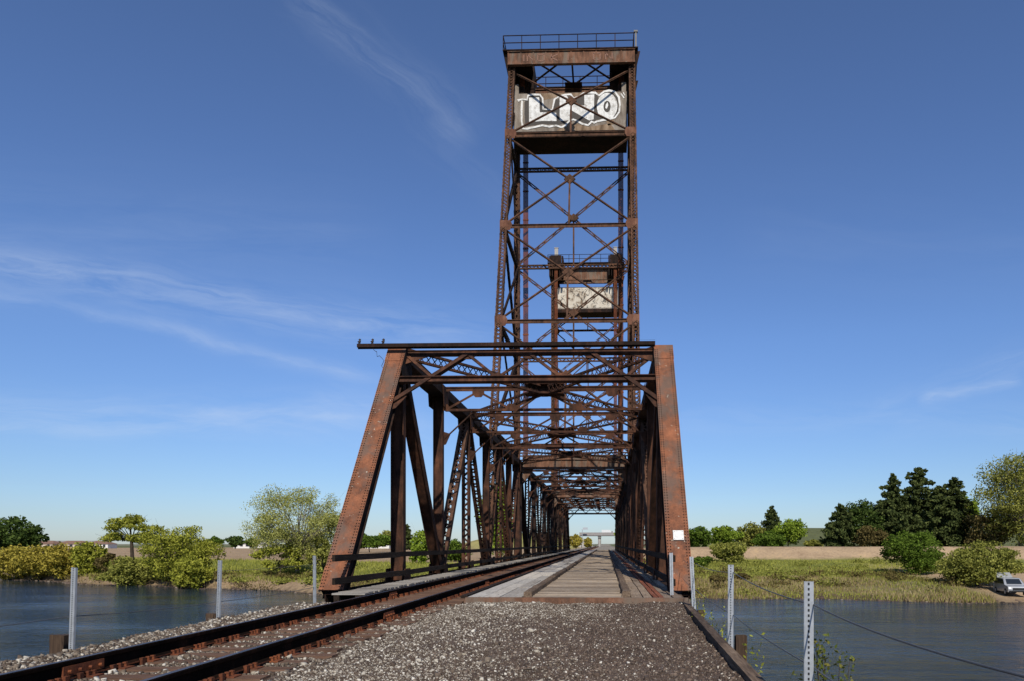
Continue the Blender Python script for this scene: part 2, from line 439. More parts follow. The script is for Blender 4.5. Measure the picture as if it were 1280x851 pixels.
        if shallow and k >= 5:
            mb.v, mb.f, mb.mi = [], [], []
            mb.bar((xa, y, zt + .12), (xb, y, zt + .12), .14, .05, (0, 1, 0)); mb.bar((xa, y, zt), (xb, y, zt), .03, .22, (0, 1, 0))
            for sx, xe in ((1, XL + .2), (-1, XR - .2)): mb.bar((xe, y + .05, 6.5), (xe + sx * 1.1, y + .05, zt - .1), .09, .05, (0, 1, 0))
            mb.build('sway_frame', M['rust'], root); continue
        W = xb - xa; m = 6
        for i in range(m):
            z0, z1 = (zl + .05, zt) if i % 2 == 0 else (zt, zl + .05)
            mb.bar((xa + W * i / m, y + .02 * (i % 2), z0), (xa + W * (i + 1) / m, y + .02 * (i % 2), z1), .09, .02, (0, 0, 1))
        for i in range(m + 1):
            x = xa + W * i / m; z = zl + .14 if i % 2 == 0 else zt - .1
            g = .26 if 0 < i < m else .2
            mb.prism([(x - g, y - .05, z - .13), (x + g, y - .05, z - .13), (x + g, y - .05, z + .02), (x + g * .5, y - .05, z + .16), (x - g * .5, y - .05, z + .16), (x - g, y - .05, z + .02)]
                     if i % 2 == 0 else
                     [(x - g, y - .05, z + .13), (x + g, y - .05, z + .13), (x + g, y - .05, z - .02), (x + g * .5, y - .05, z - .16), (x - g * .5, y - .05, z - .16), (x - g, y - .05, z - .02)], (0, .02, 0))
        for sx, xe in ((1, XL + .2), (-1, XR - .2)):
            mb.bar((xe, y + .05, 5.75), (xe + sx * 1.35, y + .05, zl), .09, .05, (0, 1, 0))
            mb.prism([(xe, y + .03, 5.5), (xe + sx * .12, y + .03, 5.55), (xe + sx * .32, y + .03, 6.0), (xe, y + .03, 6.1)], (0, .02, 0))
        mb.build('sway_frame', M['rust'], root)
    # top laterals, laced
    for k in range(first_top, n, 2):
        mb = MB(); z = ZT + .02; k2 = min(k + 2, n)
        a, b, c, d = (V((XL + .3, fy(ks[k]), z)), V((XR - .3, fy(ks[k2]), z)), V((XR - .3, fy(ks[k]), z)), V((XL + .3, fy(ks[k2]), z)))
        for p, q in ((a, b), (c, d)):
            mid = (p + q) / 2; dr = (q - p).normalized()
            mb.laced(p, mid - dr * .35, .40, .12, Z3, step=.30, fl=.06, lw=.035, faces=(1,), double=True)
            mb.laced(mid + dr * .35, q, .40, .12, Z3, step=.30, fl=.06, lw=.035, faces=(1,), double=True)
        mid = (a + b) / 2
        for dz in (-.20, .20): mb.prism([(mid.x - .85, mid.y - .4, z + dz), (mid.x + .85, mid.y - .4, z + dz), (mid.x + .85, mid.y + .4, z + dz), (mid.x - .85, mid.y + .4, z + dz)], (0, 0, .02))
        mb.prism([(mid.x - .7, mid.y, z - .198), (mid.x + .7, mid.y, z - .198), (mid.x + .7, mid.y, z + .198), (mid.x - .7, mid.y, z + .198)], (0, .02, 0))
        mb.build('lateral_brace', RU, root)
    # floor system
    for k in range(0, n + 1):
        mb = MB(); y = fy(ks[k])
        mb.box(XL + .22, XR - .22, y - .015, y + .015, -1.15, -.36); mb.box(XL + .22, XR - .22, y - .14, y + .14, -.36, -.335); mb.box(XL + .22, XR - .22, y - .14, y + .14, -1.175, -1.15)
        mb.build('floor_beam', M['rust_dark_shade'], root)
    mb = MB(); y0, y1 = sorted((fy(ks[0]), fy(ks[n])))
    for x in (-5.6, -4.05, -2.6, -1.2, .2, 1.4):
        mb.box(x - .1, x + .1, y0, y1, -.334, -.30); mb.box(x - .012, x + .012, y0, y1, -.85, -.334)
    mb.build('floor_stringers', M['rust_dark_shade'], root)

ident = lambda v: v
mirror = lambda v: 165.3 - v
K1 = [20, 26.4, 32.8, 39.3, 45.9, 51.2, 56.5, 61.8]
LS = {('v', 3), ('v', 5)}
sp1 = thing('truss_span', (XC, 20, 0), 'nearest rusty through truss span with riveted orange end posts facing the gravel approach', 'bridge span', 'steel spans of the lift bridge')
truss_span(sp1, K1, ident, True, LS, True, shallow=True)
sp2 = thing('lift_span', (XC, 63.2, 0), 'middle truss span between the two towers, rusty plate girder portal across its entrance', 'bridge span', 'steel spans of the lift bridge')
K2 = [63.2 + i * (102.0 - 63.2) / 6 for i in range(7)]
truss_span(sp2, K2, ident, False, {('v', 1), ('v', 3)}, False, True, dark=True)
sp3 = thing('truss_span', (XC, 145.3, 0), 'farthest truss span, seen past the far tower and framing the overpass opening', 'bridge span', 'steel spans of the lift bridge')
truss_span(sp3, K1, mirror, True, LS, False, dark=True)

# ------------------------------------------------------------------ LIFT TOWERS
FS = .335
def tower(root, fy, near):
    lv = [8.5, 16.2, 23.7, 31.6, 37.8]
    fd = lambda z: 45.9 + FS * z
    RD = 61.8
    F = lambda X, z, dy=0: V((X, fy(fd(z) + dy), z))
    B = lambda X, z, dy=0: V((X, fy(RD + dy), z))
    for X in (XL, XR):
        mb = MB(); mb.boxlaced(F(X, .1), F(X, 38.2), .46, .40, X3, step=.30, lw=.05); mb.build('inclined_leg', M['tower'], root)
        mb = MB()
        a, b = B(X, 8.1), B(X, 38.2)
        mb.boxlaced(a, b, .44, .44, X3, step=.5, lw=.07)
        mb.bar(a, b, .40, .03, X3); mb.build('vertical_leg', M['tower'], root)
    for i, z in enumerate(lv[:-1]):
        if i > 0:
            mb = MB(); mb.bar(F(XL, z), F(XR, z), .05, .24, X3.cross(Z3)); mb.bar(F(XL, z + .12), F(XR, z + .12), .28, .03, (0, 1, 0)); mb.build('front_strut', M['tower'], root)
        mb = MB(); mb.laced(B(XL, z), B(XR, z), .34, .2, Z3, step=.3); mb.build('rear_strut', M['tower'], root)
        for X in (XL, XR):
            mb = MB(); mb.laced(F(X, z), B(X, z), .34, .2, Z3, step=.3); mb.build('side_strut', M['rust_dark_shade'], root)
            # gusset plates on the front
            if i > 0:
                mb = MB(); sx = 1 if X == XL else -1
                f0 = F(X, z, -.26)
                mb.prism([f0 + V(q) for q in ((-sx * .26, 0, -.34), (sx * .45, 0, -.34), (sx * .6, 0, -.1), (sx * .6, 0, .15), (sx * .45, 0, .36), (-sx * .26, 0, .36))], (0, .03 if fy is ident else -.03, 0))
                mb.build('gusset_plate', M['gusset'], root)
        z2 = lv[i + 1]
        # panels of X bracing
        for k, (G, nm, mt) in enumerate(((F, 'front_brace', M['tower']), (B, 'rear_brace', M['tower']))):
            if k == 1 and i == 3: continue
            lo, hi = z + .15, z2 - .15
            mb = MB(); w = .16 if k == 0 else .22
            for (xa, xb), dy in (((XL, XR), .0), ((XR, XL), .07)):
                if k == 0: mb.bar(G(xa, lo, dy), G(xb, hi, dy), .15, .05, Z3); mb.bar(G(xa, lo, dy), G(xb, hi, dy), .03, .16, Z3)
                else: mb.laced(G(xa, lo, dy * 3), G(xb, hi, dy * 3), .24, .06, Z3, step=.8, fl=.06, lw=.06, faces=(1,))
            m = (z + z2) / 2; gm = G(XC, m, -.06)
            mb.prism([gm + V(q) for q in ((-.42, 0, 0), (0, 0, -.36), (.42, 0, 0), (0, 0, .36))], (0, .16 if fy is ident else -.16, 0))
            mb.build(nm, mt, root)
            mb = MB(); mb.bar(G(XC, m), G(XC, z + .1), .13, .09, X3); mb.build('hanger_rod', mt, root)
        for X in (XL, XR):
            mb = MB(); a, b = (F(X, z), B(X, z2)) if i % 2 == 0 else (B(X, z), F(X, z2))
            mb.laced(a, b, .34, .16, (0, 1, 0), step=.32, double=False, faces=(1, -1)); 
            a, b = (B(X, z), F(X, z2)) if i % 2 == 0 else (F(X, z), B(X, z2))
            mb.laced(a + V((.12, 0, 0)), b + V((.12, 0, 0)), .26, .10, (0, 1, 0), step=.30)
            mb.build('side_brace', M['rust_dark_shade'], root)
    # head: cap girder, platform, railing
    yf = 58.0
    def bx(mb, x0, x1, a, b, z0, z1):
        y0, y1 = sorted((fy(a), fy(b))); mb.box(x0, x1, y0, y1, z0, z1)
    mb = MB(); bx(mb, XL - .25, XR + .2, yf, yf + .04, 37.86, 38.8)
    for z in (37.84, 38.82): bx(mb, XL - .28, XR + .23, yf - .10, yf + .2, z - .03, z + .03)
    for i in range(11):
        x = XL - .22 + (XR - XL + .36) * i / 10; bx(mb, x - .05, x + .05, yf - .035, yf, 37.872, 38.788)
    mb.build('cap_girder', M['rust_light'], root)
    mb = MB(); bx(mb, XL - .2, XR + .2, RD + .3, RD + .34, 36.95, 38.3)
    for z in (36.93, 38.32): bx(mb, XL - .2, XR + .2, RD + .2, RD + .5, z - .03, z + .03)
    for i in range(9):
        x = XL + (XR - XL) * i / 8; bx(mb, x - .04, x + .04, RD + .34, RD + .38, 36.97, 38.28)
    mb.build('rear_girder', M['rust_light'], root)
    for X in (XL, XR):
        mb = MB(); bx(mb, X - .02, X + .02, yf + .05, RD + .25, 37.9, 38.75); bx(mb, X - .15, X + .15, yf + .05, RD + .25, 38.75, 38.79)
        sx = -1 if X == XL else 1
        for yy in (58.2, 61.9):
            mb.prism([(X + sx * .25, fy(yy), 38.8), (X + sx * .62, fy(yy), 38.8), (X + sx * .25, fy(yy), 37.2)], (0, .08, 0))
        mb.build('side_girder', M['rust_dark_shade'], root)
    mb = MB(); bx(mb, XL - .64, XR + .45, yf - .15, yf + .25, 38.86, 38.93); bx(mb, XL - .64, XL + 1.45, yf + .26, RD + 1.4, 38.86, 38.93); bx(mb, XR - 1.7, XR + .45, yf + .26, RD + 1.4, 38.86, 38.93); bx(mb, XL + 1.46, XR - 1.71, RD + .9, RD + 1.4, 38.86, 38.93)
    q = lambda x, y, z=38.5: V((x, fy(y), z))
    for sx in (-1, 1):
        mb.bar(q(XC + sx * .2, yf + .1), q(XC + sx * 3.6, RD, 38.5), .05, .16, Z3); mb.bar(q(XC + sx * .2, RD, 38.62), q(XC + sx * 3.6, yf + .1, 38.62), .05, .16, Z3)
    mb.bar(q(XC, yf + .1), q(XC, RD + .3), .14, .12, X3); bx(mb, XC - .7, XC + .7, RD - .5, RD + .25, 38.40, 38.42); bx(mb, XC - .5, XC + .5, yf + .05, yf + .5, 38.40, 38.42)
    mb.build('platform', M['rust_dark_shade'], root)
    rl = MB(); xa, xb, ya, yb = XL - .60, XR + .12, yf - .1, RD + 1.35
    for z in (39.45, 40.0):
        for p, q in (((xa, ya), (xb, ya)), ((xa, yb), (xb, yb)), ((xa, ya), (xa, yb)), ((xb, ya), (xb, yb))):
            rl.tube((p[0], fy(p[1]), z), (q[0], fy(q[1]), z), .035, n=6)
    for i in range(8):
        x = xa + (xb - xa) * i / 7
        for yy in (ya, yb): rl.tube((x, fy(yy), 38.93), (x, fy(yy), 40.0), .03, n=6)
    for i in range(1, 4):
        yy = ya + (yb - ya) * i / 4
        for x in (xa, xb): rl.tube((x, fy(yy), 38.93), (x, fy(yy), 40.0), .03, n=6)
    rl.build('railing', M['rust_dark_shade'], root)
    mb = MB(); bx(mb, XR + .22, XR + .34, yf - .05, yf + .07, 38.93, 40.1); bx(mb, XR + .12, XR + .42, yf - .1, yf + .12, 40.1, 40.22)
    mb.build('lamp_post', M['lamp_grey'], root)
    # sheaves
    for X in (-6.75, 1.2):
        mb = MB(); c = V((X, fy(62.1), 38.45)); r = 1.35; N = 28
        for rr, w in ((r, .5), (r + .1, .06)):
            for sx in ((0,) if w == .5 else (-.28, .28)):
                for k in range(N):
                    t0, t1 = 2 * pi * k / N, 2 * pi * (k + 1) / N
                    p = [V((c.x + sx + e * w / 2, c.y + cos(t) * q, c.z + sin(t) * q)) for t in (t0, t1) for q in (rr, rr - .12) for e in (-1, 1)]
                    mb.add(p, [(0, 1, 5, 4), (2, 6, 7, 3), (0, 4, 6, 2), (1, 3, 7, 5)])
        for k in range(8):
            t = 2 * pi * k / 8; mb.bar(c, c + V((0, cos(t) * 1.25, sin(t) * 1.25)), .12, .16, X3)
        mb.tube(c - X3 * .75, c + X3 * .75, .16, n=10)
        sh = mb.build('sheave', M['rust_dark_shade'], root)
        mb = MB()
        for e in (-.5, .5):
            bx(mb, X + e - .05, X + e + .05, 60.7, 63.5, 37.0, 38.4)
            bx(mb, X + e - .14, X + e + .14, 61.7, 62.5, 38.4, 38.75)
        bx(mb, X - .95, X - .75, 60.75, 63.4, 37.1, 39.75); bx(mb, X + .75, X + .95, 60.75, 63.4, 37.1, 39.75)
        bx(mb, X - .74, X + .74, 63.72, 63.76, 38.0, 39.7); bx(mb, X - .74, X + .74, 60.76, 60.84, 37.1, 38.3)
        mb.build('sheave_housing', M['rust_dark_shade'], root)
        mb = MB(); bx(mb, X - .24, X + .24, 62.6, 62.9, 39.6, 41.0); bx(mb, X - .28, X + .28, 62.55, 62.95, 41.0, 41.07); mb.build('vent_post', M['concrete'] if not near else M['rust_light'], root)
        mb = MB()
        for i in range(8):
            x = X - .19 + i * .054
            mb.tube((x, fy(63.45), 38.5), (x, fy(63.45), 8.3), .024, n=6, cap=False)
            mb.tube((x, fy(60.75), 38.5), (x, fy(60.75), 36.3), .024, n=5, cap=False)
        for z in np.arange(9, 38, 2.4): mb.box(X - .24, X + .24, fy(63.45) - .04, fy(63.45) + .04, z, z + .1)
        mb.build('lifting_ropes', M['track_rust'], root)

t1 = thing('lift_tower', (XC, 45.9, 0), 'nearer and taller looking lift tower of rusty X braced steel carrying the graffiti counterweight', 'bridge tower', 'lift towers of the bridge')
tower(t1, ident, True)
t2 = thing('lift_tower', (XC, 119.4, 0), 'far lift tower, small and seen through the bracing of the near one', 'bridge tower', 'lift towers of the bridge')
tower(t2, mirror, False)
# faded letters on the cap girder plates of the near tower
def strokes(mb, segs, x0, z0, sx, sz, y, w):
    for a, b in segs:
        mb.bar((x0 + a[0] * sx, y, z0 + a[1] * sz), (x0 + b[0] * sx, y, z0 + b[1] * sz), w, .008, (0, 1, 0) if False else None, up=V((0, 1, 0)))
mb = MB(); gy = 57.988
GL = {'I': [((.5, 0), (.5, 1))], 'N': [((0, 0), (0, 1)), ((0, 1), (1, 0)), ((1, 0), (1, 1))], 'O': [((0, 0), (0, 1)), ((0, 1), (1, 1)), ((1, 1), (1, 0)), ((1, 0), (0, 0))],
      'K': [((0, 0), (0, 1)), ((0, .5), (1, 1)), ((0, .5), (1, 0))]}
for ch, px in (('I', 650.5), ('N', 659), ('O', 672), ('K', 689), ('I', 706), ('O', 742), ('N', 757)):
    strokes(mb, GL[ch], (px - 758) / 950 * 58, 38.08, .5, .5, gy, .09)
mb.build('faded_lettering', M['orange_spray'], t1)

# ------------------------------------------------------------------ COUNTERWEIGHTS
def counterweight(root, fy, mat):
    y0, y1 = sorted((fy(59.0), fy(61.4)))
    mb = MB(); mb.box(-7.22, 1.60, y0, y1, 33.2, 36.2)
    b = mb.build('block', mat, root)
    mb = MB()
    ya, yb = sorted((fy(58.9), fy(61.5)))
    mb.box(-7.26, 1.64, ya, yb, 32.72, 33.19)
    for x in (-6.75, 1.2): mb.box(x - .3, x + .3, y0 + .4, y1 - .4, 36.21, 37.0)
    mb.build('steel_cradle', M['rust_dark_shade'], root)
    for x in (-7.0, 1.35):
        mb = MB(); mb.box(x - .17, x + .17, y0 + .02, y0 + .4, 36.21, 36.95); mb.build('corner_post', M['concrete_cw'], root)
cw1 = thing('counterweight', (XC, 60.2, 33.2), 'stained concrete counterweight with white bubble letter graffiti hanging high in the near tower', 'counterweight', 'concrete counterweights')
counterweight(cw1, ident, M['concrete_cw'])
cw2 = thing('counterweight', (XC, mirror(60.2), 33.2), 'whitewashed and scribbled concrete counterweight hanging in the far tower', 'counterweight', 'concrete counterweights')
counterweight(cw2, mirror, M['concrete_cw'])
mb = MB(); yb_ = mirror(61.4) - .012
mb.box(-6.6, .9, yb_, yb_ + .008, 33.35, 36.1); mb.build('painted_patch', M['scribble'], cw2)
def G2(zx, zy, y): return V((-7.22 + (zx - 40) / 1140 * 8.82, y, 36.2 - (zy - 130) / 380 * 3.0))
FY = 59.0
# ochre stained areas
mb = MB()
for poly in ([(300, 132), (930, 132), (925, 165), (640, 180), (450, 178), (330, 200)], [(470, 508), (520, 460), (650, 430), (800, 470), (1010, 440), (1060, 505)], [(960, 400), (1050, 400), (1050, 450), (990, 460)]):
    mb.prism([G2(*p, FY - .004) for p in poly], (0, .003, 0))
mb.build('ochre_stain', M['peach'], cw1)
mb = MB()
mb.prism([G2(*p, FY - .010) for p in [(150, 215), (190, 160), (315, 158), (345, 300), (430, 310), (460, 200), (620, 160), (650, 200), (745, 150), (860, 148), (900, 190), (950, 140), (1030, 135), (1090, 190), (1092, 330), (1040, 395), (960, 400), (880, 400), (840, 425), (780, 445), (690, 400), (610, 380), (560, 430), (480, 445), (330, 430), (160, 455), (148, 330)]], (0, .004, 0))
mb.build('dark_paint', M['dark_spray'], cw1)
mb = MB()
def line(pts, w, y, closed=False):
    q = [G2(*p, y) for p in pts]; n = len(q); A, B = [], []
    for i in range(n):
        t = (q[min(i + 1, n - 1)] - q[max(i - 1, 0)]).normalized(); nn_ = V((t.z, 0, -t.x)) * w * random.uniform(.4, .58)
        A.append(q[i] - nn_); B.append(q[i] + nn_)
    vs = A + B; mb.add(vs, [(i, i + 1, n + i + 1, n + i) for i in range(n - 1)])
line([(90, 195), (130, 186), (176, 193), (186, 150), (240, 143), (305, 146), (332, 182), (338, 288), (430, 296), (452, 195), (500, 165), (560, 150), (615, 148), (645, 190), (700, 170), (742, 140), (800, 135), (862, 138), (900, 165), (950, 128), (1000, 118), (1055, 130), (1098, 185), (1108, 260), (1102, 330), (1060, 385), (1000, 402), (930, 408), (880, 420), (850, 432), (825, 420), (790, 455), (730, 440), (680, 410), (640, 395), (600, 410), (560, 455), (520, 470), (470, 452), (400, 462), (330, 448), (260, 462), (180, 478), (135, 478), (122, 400), (120, 300), (126, 200)], .15, FY - .034)
line([(1118, 150), (1150, 195)], .09, FY - .03); line([(1140, 138), (1160, 170)], .08, FY - .03); line([(80, 185), (95, 215)], .09, FY - .03)
mb.prism([G2(*p, FY - .02) for p in [(195, 172), (298, 170), (304, 318), (470, 326), (472, 408), (330, 404), (196, 412)]], (0, .006, 0))
mb.prism([G2(*p, FY - .02) for p in [(503, 172), (575, 156), (600, 205), (690, 250), (752, 262), (752, 158), (852, 152), (846, 398), (800, 408), (700, 350), (606, 296), (604, 402), (505, 408)]], (0, .006, 0))
el = lambda cx, cy, rx, ry, n=28: [(cx + rx * cos(2 * pi * k / n), cy + ry * sin(2 * pi * k / n)) for k in range(n)]
mb.prism([G2(*p, FY - .02) for p in el(980, 272, 103, 132)], (0, .006, 0))
mb.prism([G2(*p, FY - .034) for p in [(962, 290), (968, 255), (985, 232), (992, 262), (978, 298)]], (0, .006, 0))
mb.build('white_lettering', M['white_spray'], cw1)
mb = MB(); mb.prism([G2(*p, FY - .027) for p in el(980, 275, 36, 56)], (0, .005, 0)); mb.build('letter_counter', M['dark_spray'], cw1)

# ------------------------------------------------------------------ utility crossarm, sign
ua = thing('utility_crossarm', (XC, 26.1, 8.18), 'long dark rusty arm with insulators overhanging the left end of the near portal', 'crossarm')
mb = MB(); mb.box(-8.6, 1.66, 25.92, 26.02, 8.00, 8.12); mb.box(-8.6, 1.66, 26.03, 26.05, 7.96, 8.12); mb.build('arm', M['rust_dark_shade'], ua)
for x in (-8.55, -8.1, -7.72):
    mb = MB(); mb.tube((x, 25.97, 8.12), (x, 25.97, 8.16), .02, n=6); mb.tube((x, 25.97, 8.16), (x + .03, 25.97, 8.20), .06, .045, 10); mb.tube((x + .03, 25.97, 8.20), (x + .05, 25.97, 8.26), .045, .03, 10)
    mb.build('insulator', M['insul'], ua)
mb = MB()
for k in range(1):
    x0 = -8.05; pts = [V((x0, 25.97, 8.14))]
    for i in range(22): pts.append(pts[-1] + V((random.uniform(-.12, .16), random.uniform(-.05, .05), random.uniform(-.2, .04))))
    mb.path(pts, .008, 4)
mb.build('loose_wire', M['insul'], ua)

a0 = V((XR, 20, ZB + .1)); b0 = V((XR, 26.4, ZT + .02)); dd = (b0 - a0).normalized(); nn = X3.cross(dd).normalized()
if nn.y > 0: nn = -nn
sg = thing('notice_sign', tuple(a0 + dd * 1.85 + nn * .21), 'small blank white square notice fixed on the right end post', 'sign')
c = a0 + dd * 1.85 + nn * .215 + X3 * .02
mb = MB(); mb.bar(c - dd * .17, c + dd * .17, .29, .01, X3); mb.build('panel', M['sign_white'], sg)
mb = MB()
for i in (-1, 1):
    for j in (-1, 1): mb.rivet(c + X3 * .11 * i + dd * .13 * j + nn * .006, nn, .012)
mb.build('bolt', M['rust_dark_shade'], sg)

# ------------------------------------------------------------------ TRACK
RX = (-5.66, -4.13); TCX = sum(RX) / 2
Y0, Y1 = -12., 420.
tr = thing('railway_track', (TCX, 10, -.19), 'rusty single railway track on timber ties crossing gravel and running onto the bridge', 'railway track')
def railsec(mb, x, y0, y1):
    prof = [(a, b * 1.15) for a, b in [(-.068, -.17), (.068, -.17), (.068, -.155), (.014, -.138), (.010, -.055), (.036, -.042), (.037, -.012), (.030, -.001), (-.030, -.001), (-.037, -.012), (-.036, -.042), (-.010, -.055), (-.014, -.138), (-.068, -.155)]]
    n = len(prof); ys = list(np.arange(y0, y1, 12.)) + [y1]; vs = []
    for y in ys: vs += [(x + a, y, b) for a, b in prof]
    fs = []; 
    base = len(mb.v)
    for j in range(len(ys) - 1):
        for k in range(n): fs.append((j * n + k, j * n + (k + 1) % n, (j + 1) * n + (k + 1) % n, (j + 1) * n + k))
    fs += [tuple(range(n)), tuple(range((len(ys) - 1) * n, len(ys) * n))[::-1]]
    mb.add(vs, fs)
    m = len(fs)
    for j in range(len(ys) - 1):
        for k in (0, 1, 13, 12): mb.mi[-m + j * n + k] = 2
        mb.mi[-m + j * n + 7] = 1
for x in RX:
    mb = MB(); railsec(mb, x, Y0, Y1); r = mb.build('rail', [M['rail_steel'], M['rail_top'], M['track_rust']], tr)
    for yj in ((8.0, 19.9) if x == RX[0] else (14.2, 26.)):
        mb = MB()
        for sx in (-1, 1):
            mb.box(x + sx * .028 - .012, x + sx * .028 + .012, yj - .32, yj + .32, -.175, -.06)
            for k in range(4): mb.tube((x + sx * .04, yj - .24 + k * .16, -.118), (x + sx * .075, yj - .24 + k * .16, -.118), .02, n=6)
        mb.build('joint_bar', M['track_rust'], r)
tie_y = list(np.arange(-6, 146, .54)); ties = []
for i, y in enumerate(tie_y):
    if y > 19: pass
vis = [y for y in tie_y if y > 5.5][:96]
rest = [y for y in tie_y if y not in vis]
def tie_geo(mb, y, z=0):
    a = random.uniform(-.035, .035); x0 = TCX - 1.3 + random.uniform(-.06, .06); x1 = TCX + 1.3 + random.uniform(-.08, .12)
    w = random.uniform(.10, .125); zt = -.212 + z; b = random.uniform(-.01, .01)
    mb.add([(x0, y - w - a, zt - .2), (x1, y - w + a, zt - .2), (x1, y + w + a, zt - .2), (x0, y + w - a, zt - .2), (x0, y - w - a, zt), (x1, y - w + a, zt + b), (x1, y + w + a, zt + b), (x0, y + w - a, zt)], MB.BF)
def plate_geo(mb, x, y):
    mb.box(x - .17, x + .17, y - .09, y + .09, -.211, -.197)
    for sx in (-1, 1):
        for sy in (-.05, .05):
            mb.box(x + sx * .088 - .014, x + sx * .088 + .014, y + sy - .013, y + sy + .013, -.197, -.165)
            mb.box(x + sx * .08 - .022, x + sx * .08 + .022, y + sy - .018, y + sy + .018, -.165, -.15)
        ya = y + random.choice((-.16, .16)); mb.box(x + sx * .078 - .02, x + sx * .078 + .02, ya - .03, ya + .03, -.235, -.15)
for y in vis:
    mb = MB(); tie_geo(mb, y); o = mb.build('tie', M['tie'], tr)
    if y < 34:
        for x in RX: mb = MB(); plate_geo(mb, x, y); mb.build('tie_plate', M['track_rust'], o)
mb = MB()
for y in rest: tie_geo(mb, y)
for y in np.arange(146, 420, .54): tie_geo(mb, y)
o = mb.build('ties_far_along_the_track', M['tie'], tr); o['kind'] = 'stuff'
mb = MB()
for y in vis:
    if y >= 34:
        for x in RX: mb.box(x - .17, x + .17, y - .09, y + .09, -.211, -.197)
o = mb.build('small_track_fastenings', M['track_rust'], tr); o['kind'] = 'stuff'

# ------------------------------------------------------------------ DECK
dk = thing('timber_roadway', (XC, 17.5, 0), 'weathered plank roadway with bleached strip and heavy curbs beside the track on the bridge', 'roadway deck')
mb = MB(); y = 17.55
while y < 145.2:
    w = random.uniform(.17, .27); z = random.uniform(-.012, .006)
    xa = -1.72 + random.uniform(-.02, .02); xb = .36 + random.uniform(-.04, .04); a = random.uniform(-.008, .008)
    mb.add([(xa, y, -.09), (xb, y + a, -.09), (xb, y + a + w, -.09), (xa, y + w, -.09), (xa, y, z), (xb, y + a, z + a), (xb, y + a + w, z + a), (xa, y + w, z)], MB.BF)
    y += w + random.uniform(.006, .035)
mb.build('cross_planks', M['plank'], dk)
def longplanks(mb, xs, jit=.0, z0=-.02, seg=(3.5, 6.), ystart=17.5):
    for x0, x1 in xs:
        y = ystart + random.uniform(0, .12)
        while y < 145.2:
            L = random.uniform(*seg); z = z0 + random.uniform(-.012, .012); j = random.uniform(-jit, jit); e = min(y + L, 145.2)
            mb.add([(x0 + j, y, -.1), (x1 + j, y, -.1), (x1 - j, e, -.1), (x0 - j, e, -.1), (x0 + j, y, z), (x1 + j, y, z), (x1 - j, e, z), (x0 - j, e, z)], MB.BF)
            y += L + random.uniform(.01, .03)
mb = MB(); longplanks(mb, [(-3.22, -2.86), (-2.85, -2.49), (-2.475, -2.2), (-2.19, -1.97)], .006, -.012); mb.build('bleached_planks', M['plank_light'], dk)
mb = MB(); longplanks(mb, [(.60, .86), (.885, 1.08), (1.36, 1.54), (1.56, 1.76)], .018, -.03, (3, 5)); mb.build('side_planks', M['plank_side'], dk)
mb = MB(); longplanks(mb, [(1.10, 1.21), (1.235, 1.345)], .012, -.02, (3, 5)); mb.build('rust_red_planks', M['plank_red'], dk)
mb = MB(); mb.box(-3.24, 1.78, 17.72, 145, -.2, -.102); mb.build('subfloor', M['timber_dark'], dk)
for xc in (-1.84, .475):
    mb = MB(); y = 17.62
    while y < 144:
        L = random.uniform(3.5, 5.5); j = random.uniform(-.02, .02); e = min(y + L, 145)
        n = 10; pts = []
        for i in range(n):
            ya, yb = y + (e - y) * i / n, y + (e - y) * (i + 1) / n
            pts.append((ya, random.uniform(-.012, .012), random.uniform(-.018, .01)))
        pts.append((e, 0, 0))
        vs = []; fs = []
        for (yy, dx, dz) in pts:
            vs += [(xc + j - .10 + dx, yy, -.09), (xc + j + .10 + dx, yy, -.09), (xc + j + .095 + dx, yy, .10 + dz), (xc + j + .07 + dx, yy, .125 + dz), (xc + j - .07 + dx, yy, .125 + dz), (xc + j - .095 + dx, yy, .10 + dz)]
        for i in range(len(pts) - 1):
            for k in range(6): fs.append((i * 6 + k, i * 6 + (k + 1) % 6, (i + 1) * 6 + (k + 1) % 6, (i + 1) * 6 + k))
        fs += [tuple(range(6))[::-1], tuple(range(len(vs) - 6, len(vs)))]
        mb.add(vs, fs); y += L + .02
    mb.build('curb', M['curb'], dk)
mb = MB(); mb.box(-3.24, 1.86, 17.33, 17.53, -.32, -.015)
mb.box(-1.9, 1.9, 17.30, 17.328, -.30, -.035)
for i in range(16): mb.rivet((-1.7 + i * .23, 17.30, -.1), (0, -1, 0), .02)
mb.build('end_beam', M['rust_light'], dk)
mb = MB(); longplanks(mb, [(-3.52, -3.36)], .0, -.03, (4, 6), 18.2); mb.build('guard_timber', M['timber_dark'], dk)

wk = thing('timber_walkway', (-6.6, 19, 0), 'narrow grey plank walkway between the track and the left truss', 'walkway')
mb = MB(); y = 19.0
while y < 145:
    w = random.uniform(.18, .22); z = random.uniform(-.035, -.02); mb.box(-6.92 + random.uniform(-.03, .03), -6.12 + random.uniform(-.03, .03), y, y + w, -.075, z); y += w + .012
mb.build('planks', M['walk'], wk)
mb = MB(); mb.box(-6.9, -6.76, 19, 145, -.30, -.076); mb.box(-6.35, -6.2, 19, 145, -.30, -.076); mb.build('joists', M['timber_dark'], wk)

